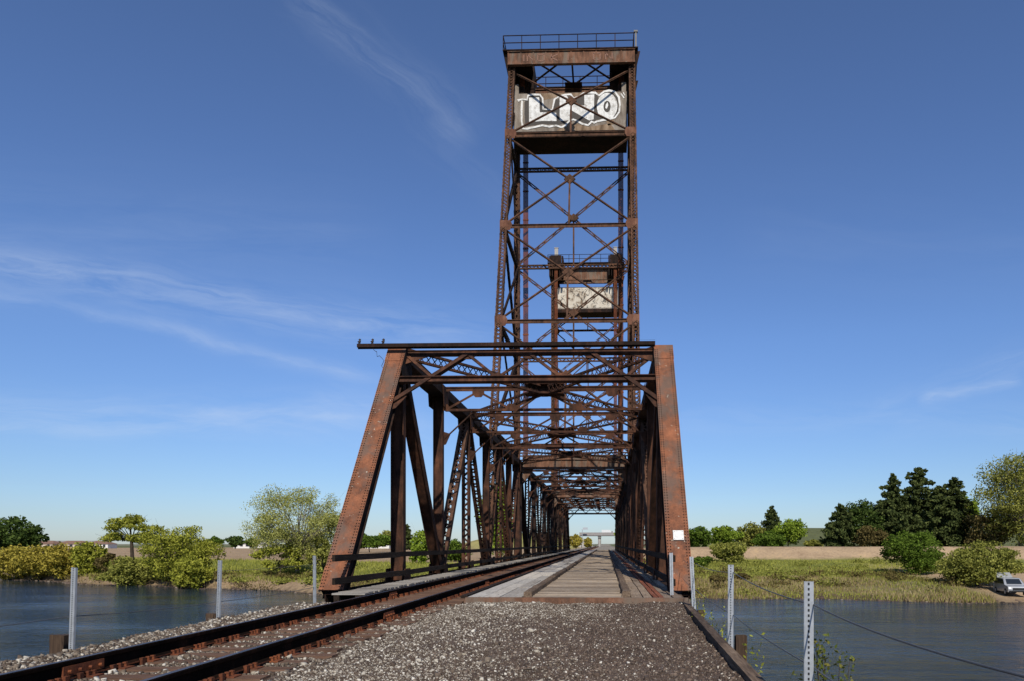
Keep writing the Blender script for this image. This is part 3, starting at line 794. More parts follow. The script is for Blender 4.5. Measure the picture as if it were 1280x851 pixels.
def bridge_rail(X, label, sx):
    t = thing('wooden_railing', (X, 19.3, 0), label, 'railing', 'railings inside the trusses')
    for z in (.86, .24):
        mb = MB(); y = 19.2
        while y < 146:
            L = 6.1; e = y + L
            dz = random.uniform(-.02, .02); mb.add([(X - .04, y, z - .09 + dz), (X + .04, y, z - .09 + dz), (X + .04, e, z - .09), (X - .04, e, z - .09), (X - .04, y, z + .08 + dz), (X + .04, y, z + .08 + dz), (X + .04, e, z + .08), (X - .04, e, z + .08)], MB.BF)
            y += L + .01
        mb.build('rail', M['timber_dark'], t)
    mb = MB(); 
    for k, y in enumerate(K1[1:] + [63.2 + i * 6.47 for i in range(7)] + [mirror(v) for v in K1[1:]]):
        for z in (.86, .24): mb.box(X + sx * .05, X + sx * .14, y - .1, y + .1, z - .05, z + .05)
    mb.build('brackets', M['rust_dark_shade'], t)
    for y in np.arange(23.2, 145, 6.47):
        pass
    return t
bridge_rail(-6.97, 'dark two bar railing along the left truss beside the walkway', -1)
bridge_rail(1.70, 'dark two bar railing along the right truss in shadow', 1)

# ------------------------------------------------------------------ supports
bt = thing('timber_pile_bent', (XC, 20, -3), 'timber pile bent under the near bridge end, one pile showing below the right end post', 'bridge support')
for x in (-7.3, -5.4, -3.2, -1.0, .6, 1.98):
    mb = MB(); mb.tube((x, 20, -7), (x, 20, -1.2 if x not in (1.98, -7.3) else -.85), .2, .19, 12); mb.build('pile', M['stake'], bt)
for x in (-7.3, 1.98): 
    mb = MB(); mb.box(x - .24, x + .24, 19.75, 20.3, -.86, -.42); mb.build('bearing_block', M['rust_dark_shade'], bt)
mb = MB(); mb.box(1.83, 2.12, 18.85, 19.2, -1.6, -.26); mb.build('corner_timber', M['stake'], bt)
mb = MB(); mb.box(-7.6, 2.3, 19.85, 20.2, -1.22, -.87); mb.build('cap', M['timber_dark'], bt)
for lab, ya in (('concrete pier standing in the river under the near tower', 62.5), ('concrete pier on the far bank under the far tower', 102.8)):
    t = thing('bridge_pier', (XC, ya, -6), lab, 'bridge pier', 'concrete bridge piers')
    mb = MB(); mb.prism([(XL - .9, ya - 1.3, -7), (XR + .9, ya - 1.3, -7), (XR + 1.8, ya, -7), (XR + .9, ya + 1.3, -7), (XL - .9, ya + 1.3, -7), (XL - 1.8, ya, -7)], (0, 0, 5.6)); mb.build('shaft', M['concrete'], t)
    mb = MB(); mb.box(XL - 1.1, XR + 1.1, ya - 1.5, ya + 1.5, -1.39, -1.19); mb.build('cap', M['concrete'], t)
t = thing('bridge_abutment', (XC, 146, -4), 'concrete abutment under the far end of the bridge', 'abutment')
mb = MB(); mb.box(XL - 1, XR + 1, 145.5, 146.5, -5, -.5); mb.build('wall', M['concrete'], t)

# ------------------------------------------------------------------ TERRAIN
WZ = -4.2
def sstep(a, b, x):
    t = np.clip((x - a) / (b - a), 0, 1); return t * t * (3 - 2 * t)
def far_shore(x): return 75 + .55 * np.clip(-x - 22, 0, 120) + 1.6 * np.sin(x * .11) + 1.0 * np.sin(x * .31 + 1) - 3.0 * sstep(2, 30, x)
def near_shore(x): return 9 - .10 * np.clip(np.abs(x) - 10, 0, 400) + .8 * np.sin(x * .3)
def wob(x, y): return (np.sin(x * .13 + y * .07) + np.sin(x * .045 - y * .11 + 1.3) + .6 * np.sin(x * .41 + y * .33)) / 2.6
def height(x, y):
    s = y - far_shore(x); rt = sstep(-4, 10, x)
    zr = WZ - 1.5 + 1.9 * sstep(-2.5, 2.5, s) + 1.0 * sstep(2, 12, s) + 1.2 * sstep(8, 55, s)
    lev = 2.25 * sstep(55, 64, s)
    zr = zr + lev - 1.8 * sstep(72, 82, s) * 1.0
    zl = WZ - 1.5 + 2.5 * sstep(-2.5, 4, s) + 1.3 * sstep(3, 35, s) + .5 * sstep(10, 30, s)
    far = zr * rt + zl * (1 - rt)
    far = far + .12 * wob(x, y) * sstep(0, 8, s) + .05 * wob(x * 4, y * 4) * sstep(0, 6, s)
    # causeway carrying the line beyond the bridge
    cx = np.abs(x - XC); cw = sstep(143, 146.5, y) * (1 - sstep(6, 14, cx))
    far = far * (1 - cw) + np.maximum(far, -.30) * cw
    # highway embankment left of the far overpass
    emb = sstep(380, 392, y) * (1 - sstep(408, 420, y)) * (1 - sstep(-26, -12, x)) * sstep(-95, -45, x)
    far = far + emb * 8.2
    emb2 = sstep(385, 394, y) * (1 - sstep(406, 415, y)) * sstep(41, 44, x) * (1 - sstep(50, 75, x)); far = far + emb2 * 7.5
    far = far + 15 * sstep(430, 640, y) * sstep(70, 160, x) + 1.2 * wob(x * .12, y * .12) * sstep(400, 800, y)
    near = np.where(True, -1.9 + .1 * wob(x, y), 0) ; n = near_shore(x) - y
    nz = WZ - 1.5 + (near - WZ + 1.5) * sstep(-5, 6, n)
    return np.maximum(far, nz)
xs = np.concatenate([-np.geomspace(4000, 135, 40), np.arange(-130, 90, 1.25), np.geomspace(92, 4000, 42)])
ys = np.concatenate([-np.geomspace(400, 22, 12), np.arange(-20, 60, 2.), np.arange(60, 170, 1.1), np.arange(171, 440, 4.), np.geomspace(445, 9000, 46)])
gx, gy_ = np.meshgrid(xs, ys); H = height(gx, gy_)
nv = np.stack([gx, gy_, H], -1).reshape(-1, 3); nx, ny = len(xs), len(ys)
ii = (np.arange(ny - 1)[:, None] * nx + np.arange(nx - 1)[None]).ravel()
fc = np.stack([ii, ii + 1, ii + nx + 1, ii + nx], -1)
def terrain_mat():
    t = NT('river_bank_ground'); a = t.n('ShaderNodeAttribute', attribute_name='zone'); c = t.coords()
    n1 = t.noise(c, .22, 6, .65); n2 = t.noise(c, 2.4, 6, .7); n3 = t.noise(c, 14, 3, .6)
    f = t.ramp(t.math('ADD', t.math('MULTIPLY', n1, .5), t.math('MULTIPLY', n2, .5)), [(.32, (.55, .52, .5)), (.52, (1., 1., 1.)), (.7, (1.35, 1.3, 1.1))])
    col = t.mix(1., a.outputs['Color'], f, 'MULTIPLY')
    return t.finish(col, .95, t.math('ADD', n2, n3), .6, .15, .1)
ter = npmesh('ground', nv, fc, terrain_mat(), smooth=True); tag(ter, kind='structure')
def zone(x, y, z):
    s = y - far_shore(x)
    mud = np.array([.10, .075, .045]); sand = np.array([.42, .30, .185]); green = np.array([.19, .20, .05]); dryg = np.array([.20, .17, .085]); field = np.array([.36, .255, .155]); olive = np.array([.12, .13, .055])
    out = np.zeros(x.shape + (3,)); rt = sstep(-4, 10, x)[..., None]
    def blend(cur, new, w): return cur * (1 - w[..., None]) + new * w[..., None]
    w1 = wob(x * .7, y * .7)
    r = np.broadcast_to(mud, out.shape).copy(); r = blend(r, dryg, sstep(1.5, 4, s)); r = blend(r, green, sstep(12, 20, s + 5 * w1))
    r = blend(r, sand, sstep(55.5, 57.5, s + .8 * w1)); r = blend(r, olive, sstep(74, 80, s))
    r = blend(r, sand * 1.05, (sstep(34, 40, x) * (1 - sstep(52, 60, x)) * (1 - sstep(20, 60, s)) * sstep(0, 2, s)))
    l = np.broadcast_to(mud, out.shape).copy(); l = blend(l, sand * .8, sstep(.5, 2, s)); l = blend(l, dryg, sstep(3.5, 7, s + 2 * w1)); l = blend(l, green, sstep(8, 14, s + 5 * w1))
    l = blend(l, field, sstep(27, 31, s + 2 * w1)); l = blend(l, olive, sstep(380, 420, s))
    out = r * rt + l * (1 - rt)
    nr = (y < 40) 
    out[nr] = [.11, .10, .05]
    cx = np.abs(x - XC); cwm = sstep(143, 147, y) * (1 - sstep(5, 9, cx)); out = blend(out, np.array([.27, .235, .19]), cwm)
    far = sstep(700, 1500, y); out = blend(out, np.array([.20, .20, .13]), far)
    emb = sstep(370, 385, y) * (1 - sstep(410, 425, y)) * (1 - sstep(-20, -8, x)) * sstep(-110, -50, x); out = blend(out, np.array([.24, .23, .08]), emb)
    return out
zc = zone(gx, gy_, H).reshape(-1, 3)
ca = ter.data.color_attributes.new('zone', 'FLOAT_COLOR', 'POINT')
ca.data.foreach_set('color', np.concatenate([zc, np.ones((len(zc), 1))], 1).astype(np.float32).ravel())

# water
def water_mat():
    t = NT('river_water'); tc = t.n('ShaderNodeTexCoord'); c = tc.outputs['Object']
    n1 = t.noise(t.scalevec(c, (.8, 1.4, 1), rot=(0, 0, .25)), 2.8, 5, .65, .6)
    n2 = t.noise(t.scalevec(c, (.6, 1.0, 1), rot=(0, 0, -.15)), .9, 3, .55, .8)
    n3 = t.noise(t.scalevec(c, (.5, 1.6, 1)), .06, 4, .6)
    h = t.math('ADD', t.math('MULTIPLY', n1, .55), t.math('MULTIPLY', n2, 1.2))
    h = t.math('MULTIPLY', h, t.ramp(n3, [(.38, .22), (.62, 1.)]))
    b = t.n('ShaderNodeBump'); b.inputs['Strength'].default_value = 1.; b.inputs['Distance'].default_value = .26; t.l(h, b.inputs['Height'])
    p = t.n('ShaderNodeBsdfPrincipled'); p.inputs['Base Color'].default_value = (.010, .020, .028, 1); p.inputs['Roughness'].default_value = .07
    p.inputs['IOR'].default_value = 1.36; p.inputs['Specular IOR Level'].default_value = .36
    t.l(b.outputs[0], p.inputs['Normal']); t.l(p.outputs[0], t.out.inputs[0]); return t.m
wv = np.array([[-3500, -60, WZ], [3500, -60, WZ], [3500, 190, WZ], [-3500, 190, WZ]], float)
wo = npmesh('river_water', wv, np.array([[0, 1, 2, 3]]), water_mat()); tag(wo, kind='structure')

# ------------------------------------------------------------------ APPROACH: gravel pad
def pad_mat():
    t = NT('gravelly_ground'); c = t.coords(); tc = t.n('ShaderNodeTexCoord'); g = t.n('ShaderNodeNewGeometry')
    sep = t.n('ShaderNodeSeparateXYZ'); t.l(g.outputs['Position'], sep.inputs[0])
    soil = t.ramp(t.noise(c, 1.1, 6, .7), [(.33, (.055, .037, .027)), (.5, (.10, .068, .050)), (.68, (.15, .11, .083))])
    fine = t.ramp(t.noise(c, 60, 3, .7), [(.35, .55), (.65, 1.4)])
    soil = t.mix(1., soil, fine, 'MULTIPLY')
    vor = t.n('ShaderNodeTexVoronoi'); vor.inputs['Scale'].default_value = 42; t.l(c, vor.inputs['Vector'])
    vcol = t.n('ShaderNodeSeparateColor'); t.l(vor.outputs['Color'], vcol.inputs[0])
    peb = t.ramp(vcol.outputs[0], [(0., (.10, .075, .06)), (.5, (.22, .19, .16)), (1., (.42, .39, .35))])
    edge = t.ramp(vor.outputs['Distance'], [(.25, 1.), (.5, 0.)])
    left = t.math('SUBTRACT', 1., t.ramp(t.math('ADD', t.math('MULTIPLY', sep.outputs[0], .25), 1.0), [(.35, 0.), (1., 1.)]))
    pick = t.math('GREATER_THAN', t.math('ADD', t.math('MULTIPLY', left, .6), t.math('MULTIPLY', t.noise(c, 1.0, 4, .6), .5)), vcol.outputs[1])
    col = t.mix(t.math('MULTIPLY', edge, pick), soil, peb)
    return t.finish(col, .95, t.math('ADD', t.math('MULTIPLY', edge, .8), t.noise(c, 25, 4, .7)), .9, .02, .15)
px_ = np.linspace(0, 1, 90); py_ = np.concatenate([np.linspace(-14, 4, 18)[:-1], np.linspace(4, 17.4, 120)])
def edgeR(y): return np.interp(y, [-14, 0, 7.4, 20], [1.0, 1.18, 1.38, 1.80])
LEdge = -7.1
def pad_z(x, y):
    z = -.175 - .02 * np.sin(x * 1.3 + y * .5) + .012 * np.sin(x * 4.1 + y * 2.7) + .01 * np.sin(x * 7.7 - y * 5.1)
    z = z - .075 * sstep(-6.2, -6.6, x) * 0 - .05 * sstep(-6.4, -7.1, x) * 0
    bed = sstep(-6.35, -6.15, x) * (1 - sstep(-3.5, -3.2, x))
    z = z * (1 - bed) + (-.236 + .012 * np.sin(x * 5 + y * 3)) * bed
    hump = .05 * sstep(15, 17.3, y) * sstep(-3.2, -2.8, x)
    return z + hump
PX, PY = np.meshgrid(px_, py_); PXX = LEdge + PX * (edgeR(PY) - LEdge)
PZ = pad_z(PXX, PY)
nv = np.stack([PXX, PY, PZ], -1).reshape(-1, 3); nx, ny = len(px_), len(py_)
ii = (np.arange(ny - 1)[:, None] * nx + np.arange(nx - 1)[None]).ravel(); fc = np.stack([ii, ii + 1, ii + nx + 1, ii + nx], -1)
pad = npmesh('gravel_ground', nv, fc, pad_mat(), smooth=True); tag(pad, kind='structure')

def stone_mat(name, stops):
    t = NT(name); g = t.n('ShaderNodeNewGeometry'); c = t.coords()
    col = t.ramp(g.outputs['Random Per Island'], stops)
    col = t.mix(1., col, t.ramp(t.noise(c, 90, 3, .6), [(.3, .75), (.7, 1.15)]), 'MULTIPLY')
    return t.finish(col, .85, spec=.25)
def stones(name, n, xr, yr, size, dens, mat, zf, lift=.3):
    keep = []; got = 0
    while got < n:
        m = n * 2; x = rng.uniform(*xr, m); y = yr[0] + (yr[1] - yr[0]) * rng.random(m) ** 1.25
        ok = rng.random(m) < dens(x, y); ok &= x < edgeR(y) - .02
        keep.append(np.stack([x[ok], y[ok]], 1)); got += ok.sum()
    p = np.concatenate(keep)[:n]
    base = np.array([[-1, -1, -1], [1, -1, -1], [1, 1, -1], [-1, 1, -1], [-1, -1, 1], [1, -1, 1], [1, 1, 1], [-1, 1, 1]], float) * np.array([1, 1, .62])
    top = base.copy(); top[4:, :2] *= .62; top[:4, :2] *= .8
    r = rng.gamma(6, 1 / 6., n)[:, None, None] * (size[0] + (size[1] - size[0]) * rng.random((n, 1, 1)))
    v = top[None] * (1 + rng.uniform(-.28, .28, (n, 8, 3))) * r * rng.uniform(.7, 1.25, (n, 1, 3))
    a = rng.uniform(0, 2 * pi, n); b = rng.uniform(-.5, .5, n); ca_, sa = np.cos(a), np.sin(a)
    x = v[..., 0] * ca_[:, None] - v[..., 1] * sa[:, None]; y = v[..., 0] * sa[:, None] + v[..., 1] * ca_[:, None]
    z = v[..., 2] + x * np.sin(b)[:, None]
    z0 = zf(p[:, 0], p[:, 1])
    vv = np.stack([x + p[:, 0, None], y + p[:, 1, None], z + (z0 + r[:, 0, 0] * lift)[:, None]], -1).reshape(-1, 3)
    f = np.array(MB.BF)[None] + (np.arange(n) * 8)[:, None, None]
    return npmesh(name, vv, f.reshape(-1, 4), mat)
pale = [(0., (.055, .038, .027)), (.4, (.12, .09, .066)), (.7, (.23, .19, .145)), (.92, (.42, .38, .31)), (1., (.56, .52, .45))]
darks = [(0., (.040, .027, .019)), (.5, (.10, .069, .050)), (.9, (.17, .125, .095)), (1., (.28, .23, .18))]
def d_pale(x, y):
    patch = .5 + .5 * wob(x * 9, y * 7); edge = 1 - sstep(-2.6, .4, x + .25 * (y - 12) * 0 + 1.0 * wob(x * 5, y * 4))
    d = .03 + .75 * edge * (.15 + .95 * np.clip(patch, 0, 1) ** 1.7)
    strip = sstep(14.2, 15.5, y + wob(x * 6, y * 3)) * (1 - sstep(-1.2, .6, x)); d = np.maximum(d, strip * .9)
    return d * (x > -3.55) 
m_p = stone_mat('pale_pebble', pale); m_d = stone_mat('brown_pebble', darks); m_b = stone_mat('track_ballast', pale)
tag(stones('pale_gravel', 60000, (-3.6, 1.75), (5, 17.3), (.005, .0105), d_pale, m_p, pad_z), 'pale angular gravel spread over the ground right of the track', 'gravel', kind='stuff')
tag(stones('brown_gravel', 26000, (-3.4, 1.75), (5, 17.3), (.006, .014), lambda x, y: .35 + .65 * sstep(-2.5, 0, x), m_d, pad_z, .1), 'fine dark brown gravel over the ground along the right side', 'gravel', kind='stuff')
def d_bed(x, y):
    u = (y + 6.0) % .54; near_tie = ((np.abs(u - .0) < .13) | (np.abs(u - .54) < .13))
    return np.where((x > -6.2) & (x < -3.45), np.where(near_tie, .04, .6), .95) * (x < -3.35)
m_w = stone_mat('bright_pebble', [(0., (.30, .26, .20)), (1., (.62, .58, .50))])
tag(stones('bright_gravel', 5000, (-3.5, 1.7), (5, 17.2), (.006, .013), lambda x, y: .12 + .88 * (1 - sstep(-2.8, .3, x + wob(x * 5, y * 4))), m_w, pad_z), 'scattered brighter stones lying on the gravel', 'gravel', kind='stuff')
tag(stones('large_stones', 220, (-3.5, 1.6), (5.5, 17), (.018, .034), lambda x, y: .3 + .7 * (1 - sstep(-2.5, .5, x)), m_p, pad_z), 'few larger stones among the fine gravel', 'gravel', kind='stuff')
tag(stones('track_ballast', 26000, (-7.1, -3.3), (4, 18), (.010, .021), d_bed, m_b, lambda x, y: np.where(y > 17.4, -.24, pad_z(x, y)) ), 'coarse grey ballast between the ties and along the left edge', 'ballast', kind='stuff')
# a few twigs and clods
for i, (x, y, L, a) in enumerate(((-2.2, 8.4, .16, .5), (-.9, 8.2, .2, -.5), (.2, 9.6, .14, .9))):
    mb = MB(); p = V((x, y, float(pad_z(np.float64(x), np.float64(y))) + .03)); d = V((cos(a), sin(a), 0)) * L
    mb.path([p, p + d * .5 + V((0, .02, .012)), p + d], [.007, .006, .003], 5)
    tag(mb.build('twig', M['bark']), ['short dark twig on the gravel nearest the track', 'dark twig on the gravel at the middle of the path', 'small dark twig on the brown gravel near the right edge'][i], 'twig')

# timber edging and bulkheads
et = thing('edge_timber', (1.5, 10, -.2), 'long timber edging the gravel along its right side above the river', 'edging')
mb = MB()
for a, b in ((-14, -8), (-8, -2), (-2, 4), (4, 10), (10, 15), (15, 19.6)):
    x0, x1 = float(edgeR(a)), float(edgeR(b)); mb.bar((x0 + .06, a, -.17), (x1 + .06, b - .02, -.17), .13, .18)
mb.build('timber', M['curb'], et)
t = thing('timber_bulkhead', (1.6, 5, -3), 'plank retaining wall holding the approach fill on its river side', 'retaining wall')
mb = MB()
for i in range(4):
    z1 = -.27 - i * .5
    for a, b in ((-14, -6), (-6, 2), (2, 10), (10, 17.7)):
        mb.bar((float(edgeR(a)) + .04, a, z1 - .25), (float(edgeR(b)) + .04, b - .01, z1 - .25), .1, .49)
for z1 in (-2.3, -3.3, -4.3): mb.bar((float(edgeR(-14)) + .04, -14, z1 - .45), (float(edgeR(17.7)) + .04, 17.7, z1 - .45), .1, .95)
mb.build('side_planks', M['timber_dark'], t)
mb = MB()
for i in range(10): mb.box(LEdge, 1.7, 17.55, 17.68, -.78 - i * .5, -.34 - i * .5)
mb.build('end_planks', M['timber_dark'], t)
mb = MB()
for i in range(10): mb.box(LEdge - .1, LEdge - .01, -14, 17.6, -.70 - i * .5, -.22 - i * .5)
mb.build('river_planks', M['timber_dark'], t)

# ------------------------------------------------------------------ guard posts, stakes, cables
def at(px, d): return d * math.tan(math.atan((px - 724.8) / 950) - R(2))
def kk_(x, d): return (d * cos(R(2)) - x * sin(R(2))) / 950.
posts = [('left', 10.0, -7.22, 'galvanised metal post nearest the camera on the left side of the track'),
         ('left', 13.6, -7.08, 'middle one of the three galvanised posts left of the track'),
         ('left', 18.3, -7.12, 'galvanised post left of the track, standing just before the left end post'),
         ('right', 6.3, 1.66, 'tall perforated galvanised post in front, nearest the camera on the right'),
         ('right', 11.3, 1.83, 'galvanised post on the right rising from a wooden stake above the river'),
         ('right', 16.0, 1.85, 'galvanised post leaning against the outer side of the right end post'),
         ('right', 18.6, 1.60, 'short galvanised post standing before the inner side of the right end post')]
def make_post(L=1.45):
    mb = MB(); mb.box(-.004, .004, -.022, .022, 0, L)     # web
    mb = MB()
    mb.box(-.03, .03, -.003, .003, 0, L)
    mb.box(-.033, -.027, 0, .03, 0, L); mb.box(.027, .033, 0, .03, 0, L)
    return mb
tops = {}
proto = None
for i, (sd, y, x, lab) in enumerate(posts):
    base = {10.0: -.30, 13.6: -.30, 18.3: -.32, 18.6: -.3, 6.3: -.9, 11.3: -.7, 16.0: -.45}.get(y, -.3)
    if y == 18.6 and sd == 'right': base = -.2
    tz = {0: .90, 1: .92, 2: .93, 3: .91, 4: .91, 5: .95, 6: 1.0}[i]
    if proto is None:
        proto = bpy.data.objects.new('guard_post', None); COL.objects.link(proto); proto['_o'] = (0, 0, 0)
        mb = make_post(1.25); mb.cur = 1
        for k in range(40): mb.box(-.006, .006, -.0055, -.0035, .06 + k * .03, .074 + k * .03)
        parts = [mb.build('channel', [M['galv'], M['hole']], proto)]; o = proto
    else:
        o = proto.copy(); COL.objects.link(o)
        for c in parts: cc = c.copy(); COL.objects.link(cc); cc.parent = o
    o.location = (x, y, base); o.rotation_euler = (random.uniform(-.015, .015), {0: .05, 1: .045, 2: .0, 3: .0, 4: .005, 5: -.05, 6: -.02}[i], {3: -.25}.get(i, random.uniform(-.4, .1)))
    sc = 1.3 if i == 3 else (1.05 if sd == 'left' else 1.15); o.scale = (sc * (1.08 if i != 3 else .9), sc, (tz - base) / 1.25)
    tag(o, lab, 'guard post', 'galvanised posts along the approach')
    tops[i] = V((x + (.07 if sd == 'left' and i < 2 else 0), y, tz))
stk = [(-7.42, 10.1, -.6, -.02, .10, 'square wooden stake beside the left post nearest the camera'),
       (-7.22, 13.7, -.6, -.06, .09, 'small wooden stake beside the middle left post'),
       (1.99, 11.4, -1.6, -.14, .08, 'brown wooden stake behind the post above the river on the right'),
       (1.98, 16.1, -1.4, -.18, .07, 'wooden stake by the leaning post at the right end post')]
for i, (x, y, z0, z1, w, lab) in enumerate(stk):
    mb = MB(); w2 = w * .9
    mb.prism([(x - w, y - w, z0), (x + w, y - w, z0), (x + w, y + w, z0), (x - w, y + w, z0)], (0.01, 0, z1 - z0))
    n = len(mb.v); mb.v[-1] = (mb.v[-1][0], mb.v[-1][1], mb.v[-1][2] - .03); mb.v[-4] = (mb.v[-4][0], mb.v[-4][1], mb.v[-4][2] + .015)
    tag(mb.build('wooden_stake', M['stake']), lab, 'stake', 'wooden stakes beside the guard posts')
def cable(a, b, sag, r, lab, n=14):
    a, b = V(a), V(b); pts = [a.lerp(b, i / n) - Z3 * sag * 4 * (i / n) * (1 - i / n) for i in range(n + 1)]
    mb = MB(); mb.path(pts, r, 6); return tag(mb.build('cable', M['cable']), lab, 'cable', 'slack steel cables between the posts')
def chain(pts, r, sag, lab):
    mb = MB()
    for a, b in zip(pts[:-1], pts[1:]):
        a, b = V(a), V(b); n = 10
        mb.path([a.lerp(b, i / n) - Z3 * sag * 4 * (i / n) * (1 - i / n) for i in range(n + 1)], r, 6)
    return tag(mb.build('cable', M['cable']), lab, 'cable', 'slack steel cables between the posts')
chain([(1.60, -1.5, .74), (1.63, 2.6, .72), (1.70, 6.32, .72), (1.87, 11.3, .80), (1.88, 16., .80), (2.0, 19.8, .8)], .0062, .05, 'upper cable along the right side, dropping off the nearest post towards the camera')
chain([(1.62, -1.5, .2), (1.64, 2.6, .2), (1.71, 6.35, .2), (1.87, 11.3, .17), (1.88, 16., .25), (2.0, 19.8, .3)], .0065, .03, 'lower cable along the right side above the river')
chain([(-7.3, 3.5, .3), (-7.24, 10.0, .24), (-7.1, 13.6, .16), (-7.14, 18.3, .16)], .006, .03, 'thin dark cable sagging along the left posts low over the water')
chain([(-7.1, 13.6, .72), (-7.14, 18.3, .72)], .004, .02, 'thin upper wire between the second and third left posts')

# ------------------------------------------------------------------ VEGETATION
def leafcards(P, size, nrm_bias=.3, aspect=1.5):
    n = len(P); r = rng.normal(size=(n, 3)); r /= np.linalg.norm(r, axis=1)[:, None]
    q = rng.normal(size=(n, 3)); q -= (q * r).sum(1)[:, None] * r; q /= np.linalg.norm(q, axis=1)[:, None]
    s = size * rng.uniform(.55, 1.35, n)[:, None]
    a, b = r * s * aspect / 2, q * s / 2
    v = np.stack([P - a, P + b * .9 - a * .1, P + a, P - b * .9 + a * .1], 1).reshape(-1, 3)
    f = np.arange(n * 4).reshape(-1, 4); return v, f
def lobes_of(center, rad, n, fill=.65, flat=1.):
    L = []
    for i in range(n):
        while True:
            p = rng.uniform(-1, 1, 3)
            if .15 < np.linalg.norm(p) < 1: break
        p = p / np.linalg.norm(p) * np.linalg.norm(p) ** .45
        r = rng.uniform(.20, .44) * fill / .65
        L.append((center + p * rad * (1 - r * rng.uniform(.3, .8)), np.array(rad) * r * rng.uniform(.8, 1.25, 3)))
    return L
def gaps(P, wl, amt=.42):
    ph = rng.uniform(0, 6, 6); k = 2 * pi / wl
    g = np.sin(P[:, 0] * k + ph[0] + 1.3 * np.sin(P[:, 2] * k * .7 + ph[1])) + np.sin(P[:, 2] * k * 1.3 + ph[2] + np.sin(P[:, 1] * k + ph[3])) + np.sin(P[:, 1] * k * 1.1 + ph[4] + P[:, 0] * k * .6)
    return P[(g / 3 + rng.normal(size=len(P)) * .22) > -amt]
def crown_pts(L, n):
    w = np.array([l[1].prod() ** (2 / 3.) for l in L]); w /= w.sum(); ps = []
    for (c, r), k in zip(L, rng.multinomial(n, w)):
        d = rng.normal(size=(k, 3)); d /= np.linalg.norm(d, axis=1)[:, None]
        ps.append(c + d * (rng.random(k) ** .38)[:, None] * r * rng.uniform(.82, 1.18, (k, 1)))
    return np.concatenate(ps)
def limb_tree(root, base, L, r0, h0, bark, extra=0, name='trunk'):
    mb = MB(); base = V(base)
    top = base + V((random.uniform(-.3, .3), random.uniform(-.3, .3), h0))
    mb.path([base - Z3 * .4, base.lerp(top, .5) + V((random.uniform(-.15, .15), 0, 0)), top], [r0 * 1.25, r0, r0 * .8], 8)
    for c, r in L:
        c = V(c); m = top.lerp(c, .5) + V((random.uniform(-.4, .4), random.uniform(-.4, .4), random.uniform(-.1, .5))) * (c - top).length * .15
        mb.path([top, m, c], [r0 * .42, r0 * .22, r0 * .07], 5)
        for k in range(extra):
            e = c + V(tuple(rng.normal(size=3) * np.array(r) * .8)); mb.path([m.lerp(c, random.random()), e], [r0 * .08, r0 * .03], 4)
    return mb.build(name, bark, root)
def crown_spec(px, ytop, ybot, wpx, d, zbase):
    k = d / 950.; return at(px, d), zbase, CAMZ + (679 - ytop) * k, CAMZ + (679 - ybot) * k, wpx * k
def groundz(x, y): return float(height(np.array([float(x)]), np.array([float(y)]))[0])
def tree(name, lab, cat, px, d, ytop, ycb, wpx, mat, nleaf, leaf, nl=16, bark='bark', dens=.65, group=None, trunk=.3, depthf=1., extra=1, aspect=1.5, shape=None):
    x = at(px, d); g = groundz(x, d); k = kk_(x, d)
    zt = CAMZ + (679 - ytop) * k; zb = max(CAMZ + (679 - ycb) * k, g + .02); W = wpx * k
    t = thing(name, (x, d, g), lab, cat, group)
    c = np.array([x, d, (zt + zb) / 2]); rad = np.array([W / 2, W / 2 * depthf, (zt - zb) / 2])
    L = lobes_of(c, rad, int(nl * 1.5), dens)
    if shape == 'shrub':
        L = [(np.array([p[0], p[1], max(p[2], zb + r[2] * .6)]), r) for p, r in L]
    P = crown_pts(L, int(nleaf * 1.15)); q = rng.normal(size=(nleaf // 4, 3)); q /= np.linalg.norm(q, axis=1)[:, None]
    if dens > .5: P = np.concatenate([P, c + q * rad * (rng.random(len(q)) ** .4)[:, None] * .86])
    P = gaps(P, max(rad.min() * .55, .7), .22)
    P = P[P[:, 2] > g + .02]
    v, f = leafcards(P, leaf, aspect=aspect)
    npmesh('foliage' if shape == 'shrub' else 'crown', v, f, M[mat], t)
    limb_tree(t, (x, d, g), L, trunk, max((zb - g) + (zt - zb) * .18, .3), M[bark], extra, 'stem' if shape == 'shrub' else 'trunk')
    return t
def conifer(lab, px, d, ytop, ybot, wpx, mat='lf_conifer', nleaf=9000, leaf=.42, group=None, rough=.25, cat='tree'):
    x = at(px, d); g = groundz(x, d); k = kk_(x, d); zt = CAMZ + (679 - ytop) * k; Hh = zt - g; W = wpx * k * 1.5; nleaf = int(nleaf * 1.6)
    t = thing('conifer_tree', (x, d, g), lab, cat, group)
    mb = MB(); mb.path([V((x, d, g - .3)), V((x + .1, d, g + Hh * .5)), V((x, d, zt - .2))], [.32, .2, .04], 8)
    nb = int(Hh * 5.5); tips = []
    for i in range(nb):
        u = .06 + .93 * (i + random.random()) / nb; r = W / 2 * (1 - u) ** .5 * (.72 + .5 * random.random()) * (1 if random.random() > rough else .55) * min(1, .55 + u * 3)
        a = i * 2.4 + random.uniform(-.4, .4); z = g + Hh * u
        e = V((x + cos(a) * r, d + sin(a) * r, z - r * .12 + random.uniform(-.2, .35)))
        mb.path([V((x, d, z)), e], [.05, .015], 4); tips.append((V((x, d, z)), e, r))
    mb.build('trunk', M['bark'], t); ps = []
    tot = sum(q[2] for q in tips)
    for a, e, r in tips:
        kk = max(6, int(nleaf * r / tot)); u = rng.random(kk) ** .6; p = np.array(a)[None] * (1 - u[:, None]) + np.array(e)[None] * u[:, None]
        ps.append(p + rng.normal(size=(kk, 3)) * np.array([.32, .32, .24]) * (.35 + .75 * r / (W / 2)))
    v, f = leafcards(np.concatenate(ps), leaf, aspect=1.7); npmesh('crown', v, f, M[mat], t)
    return t
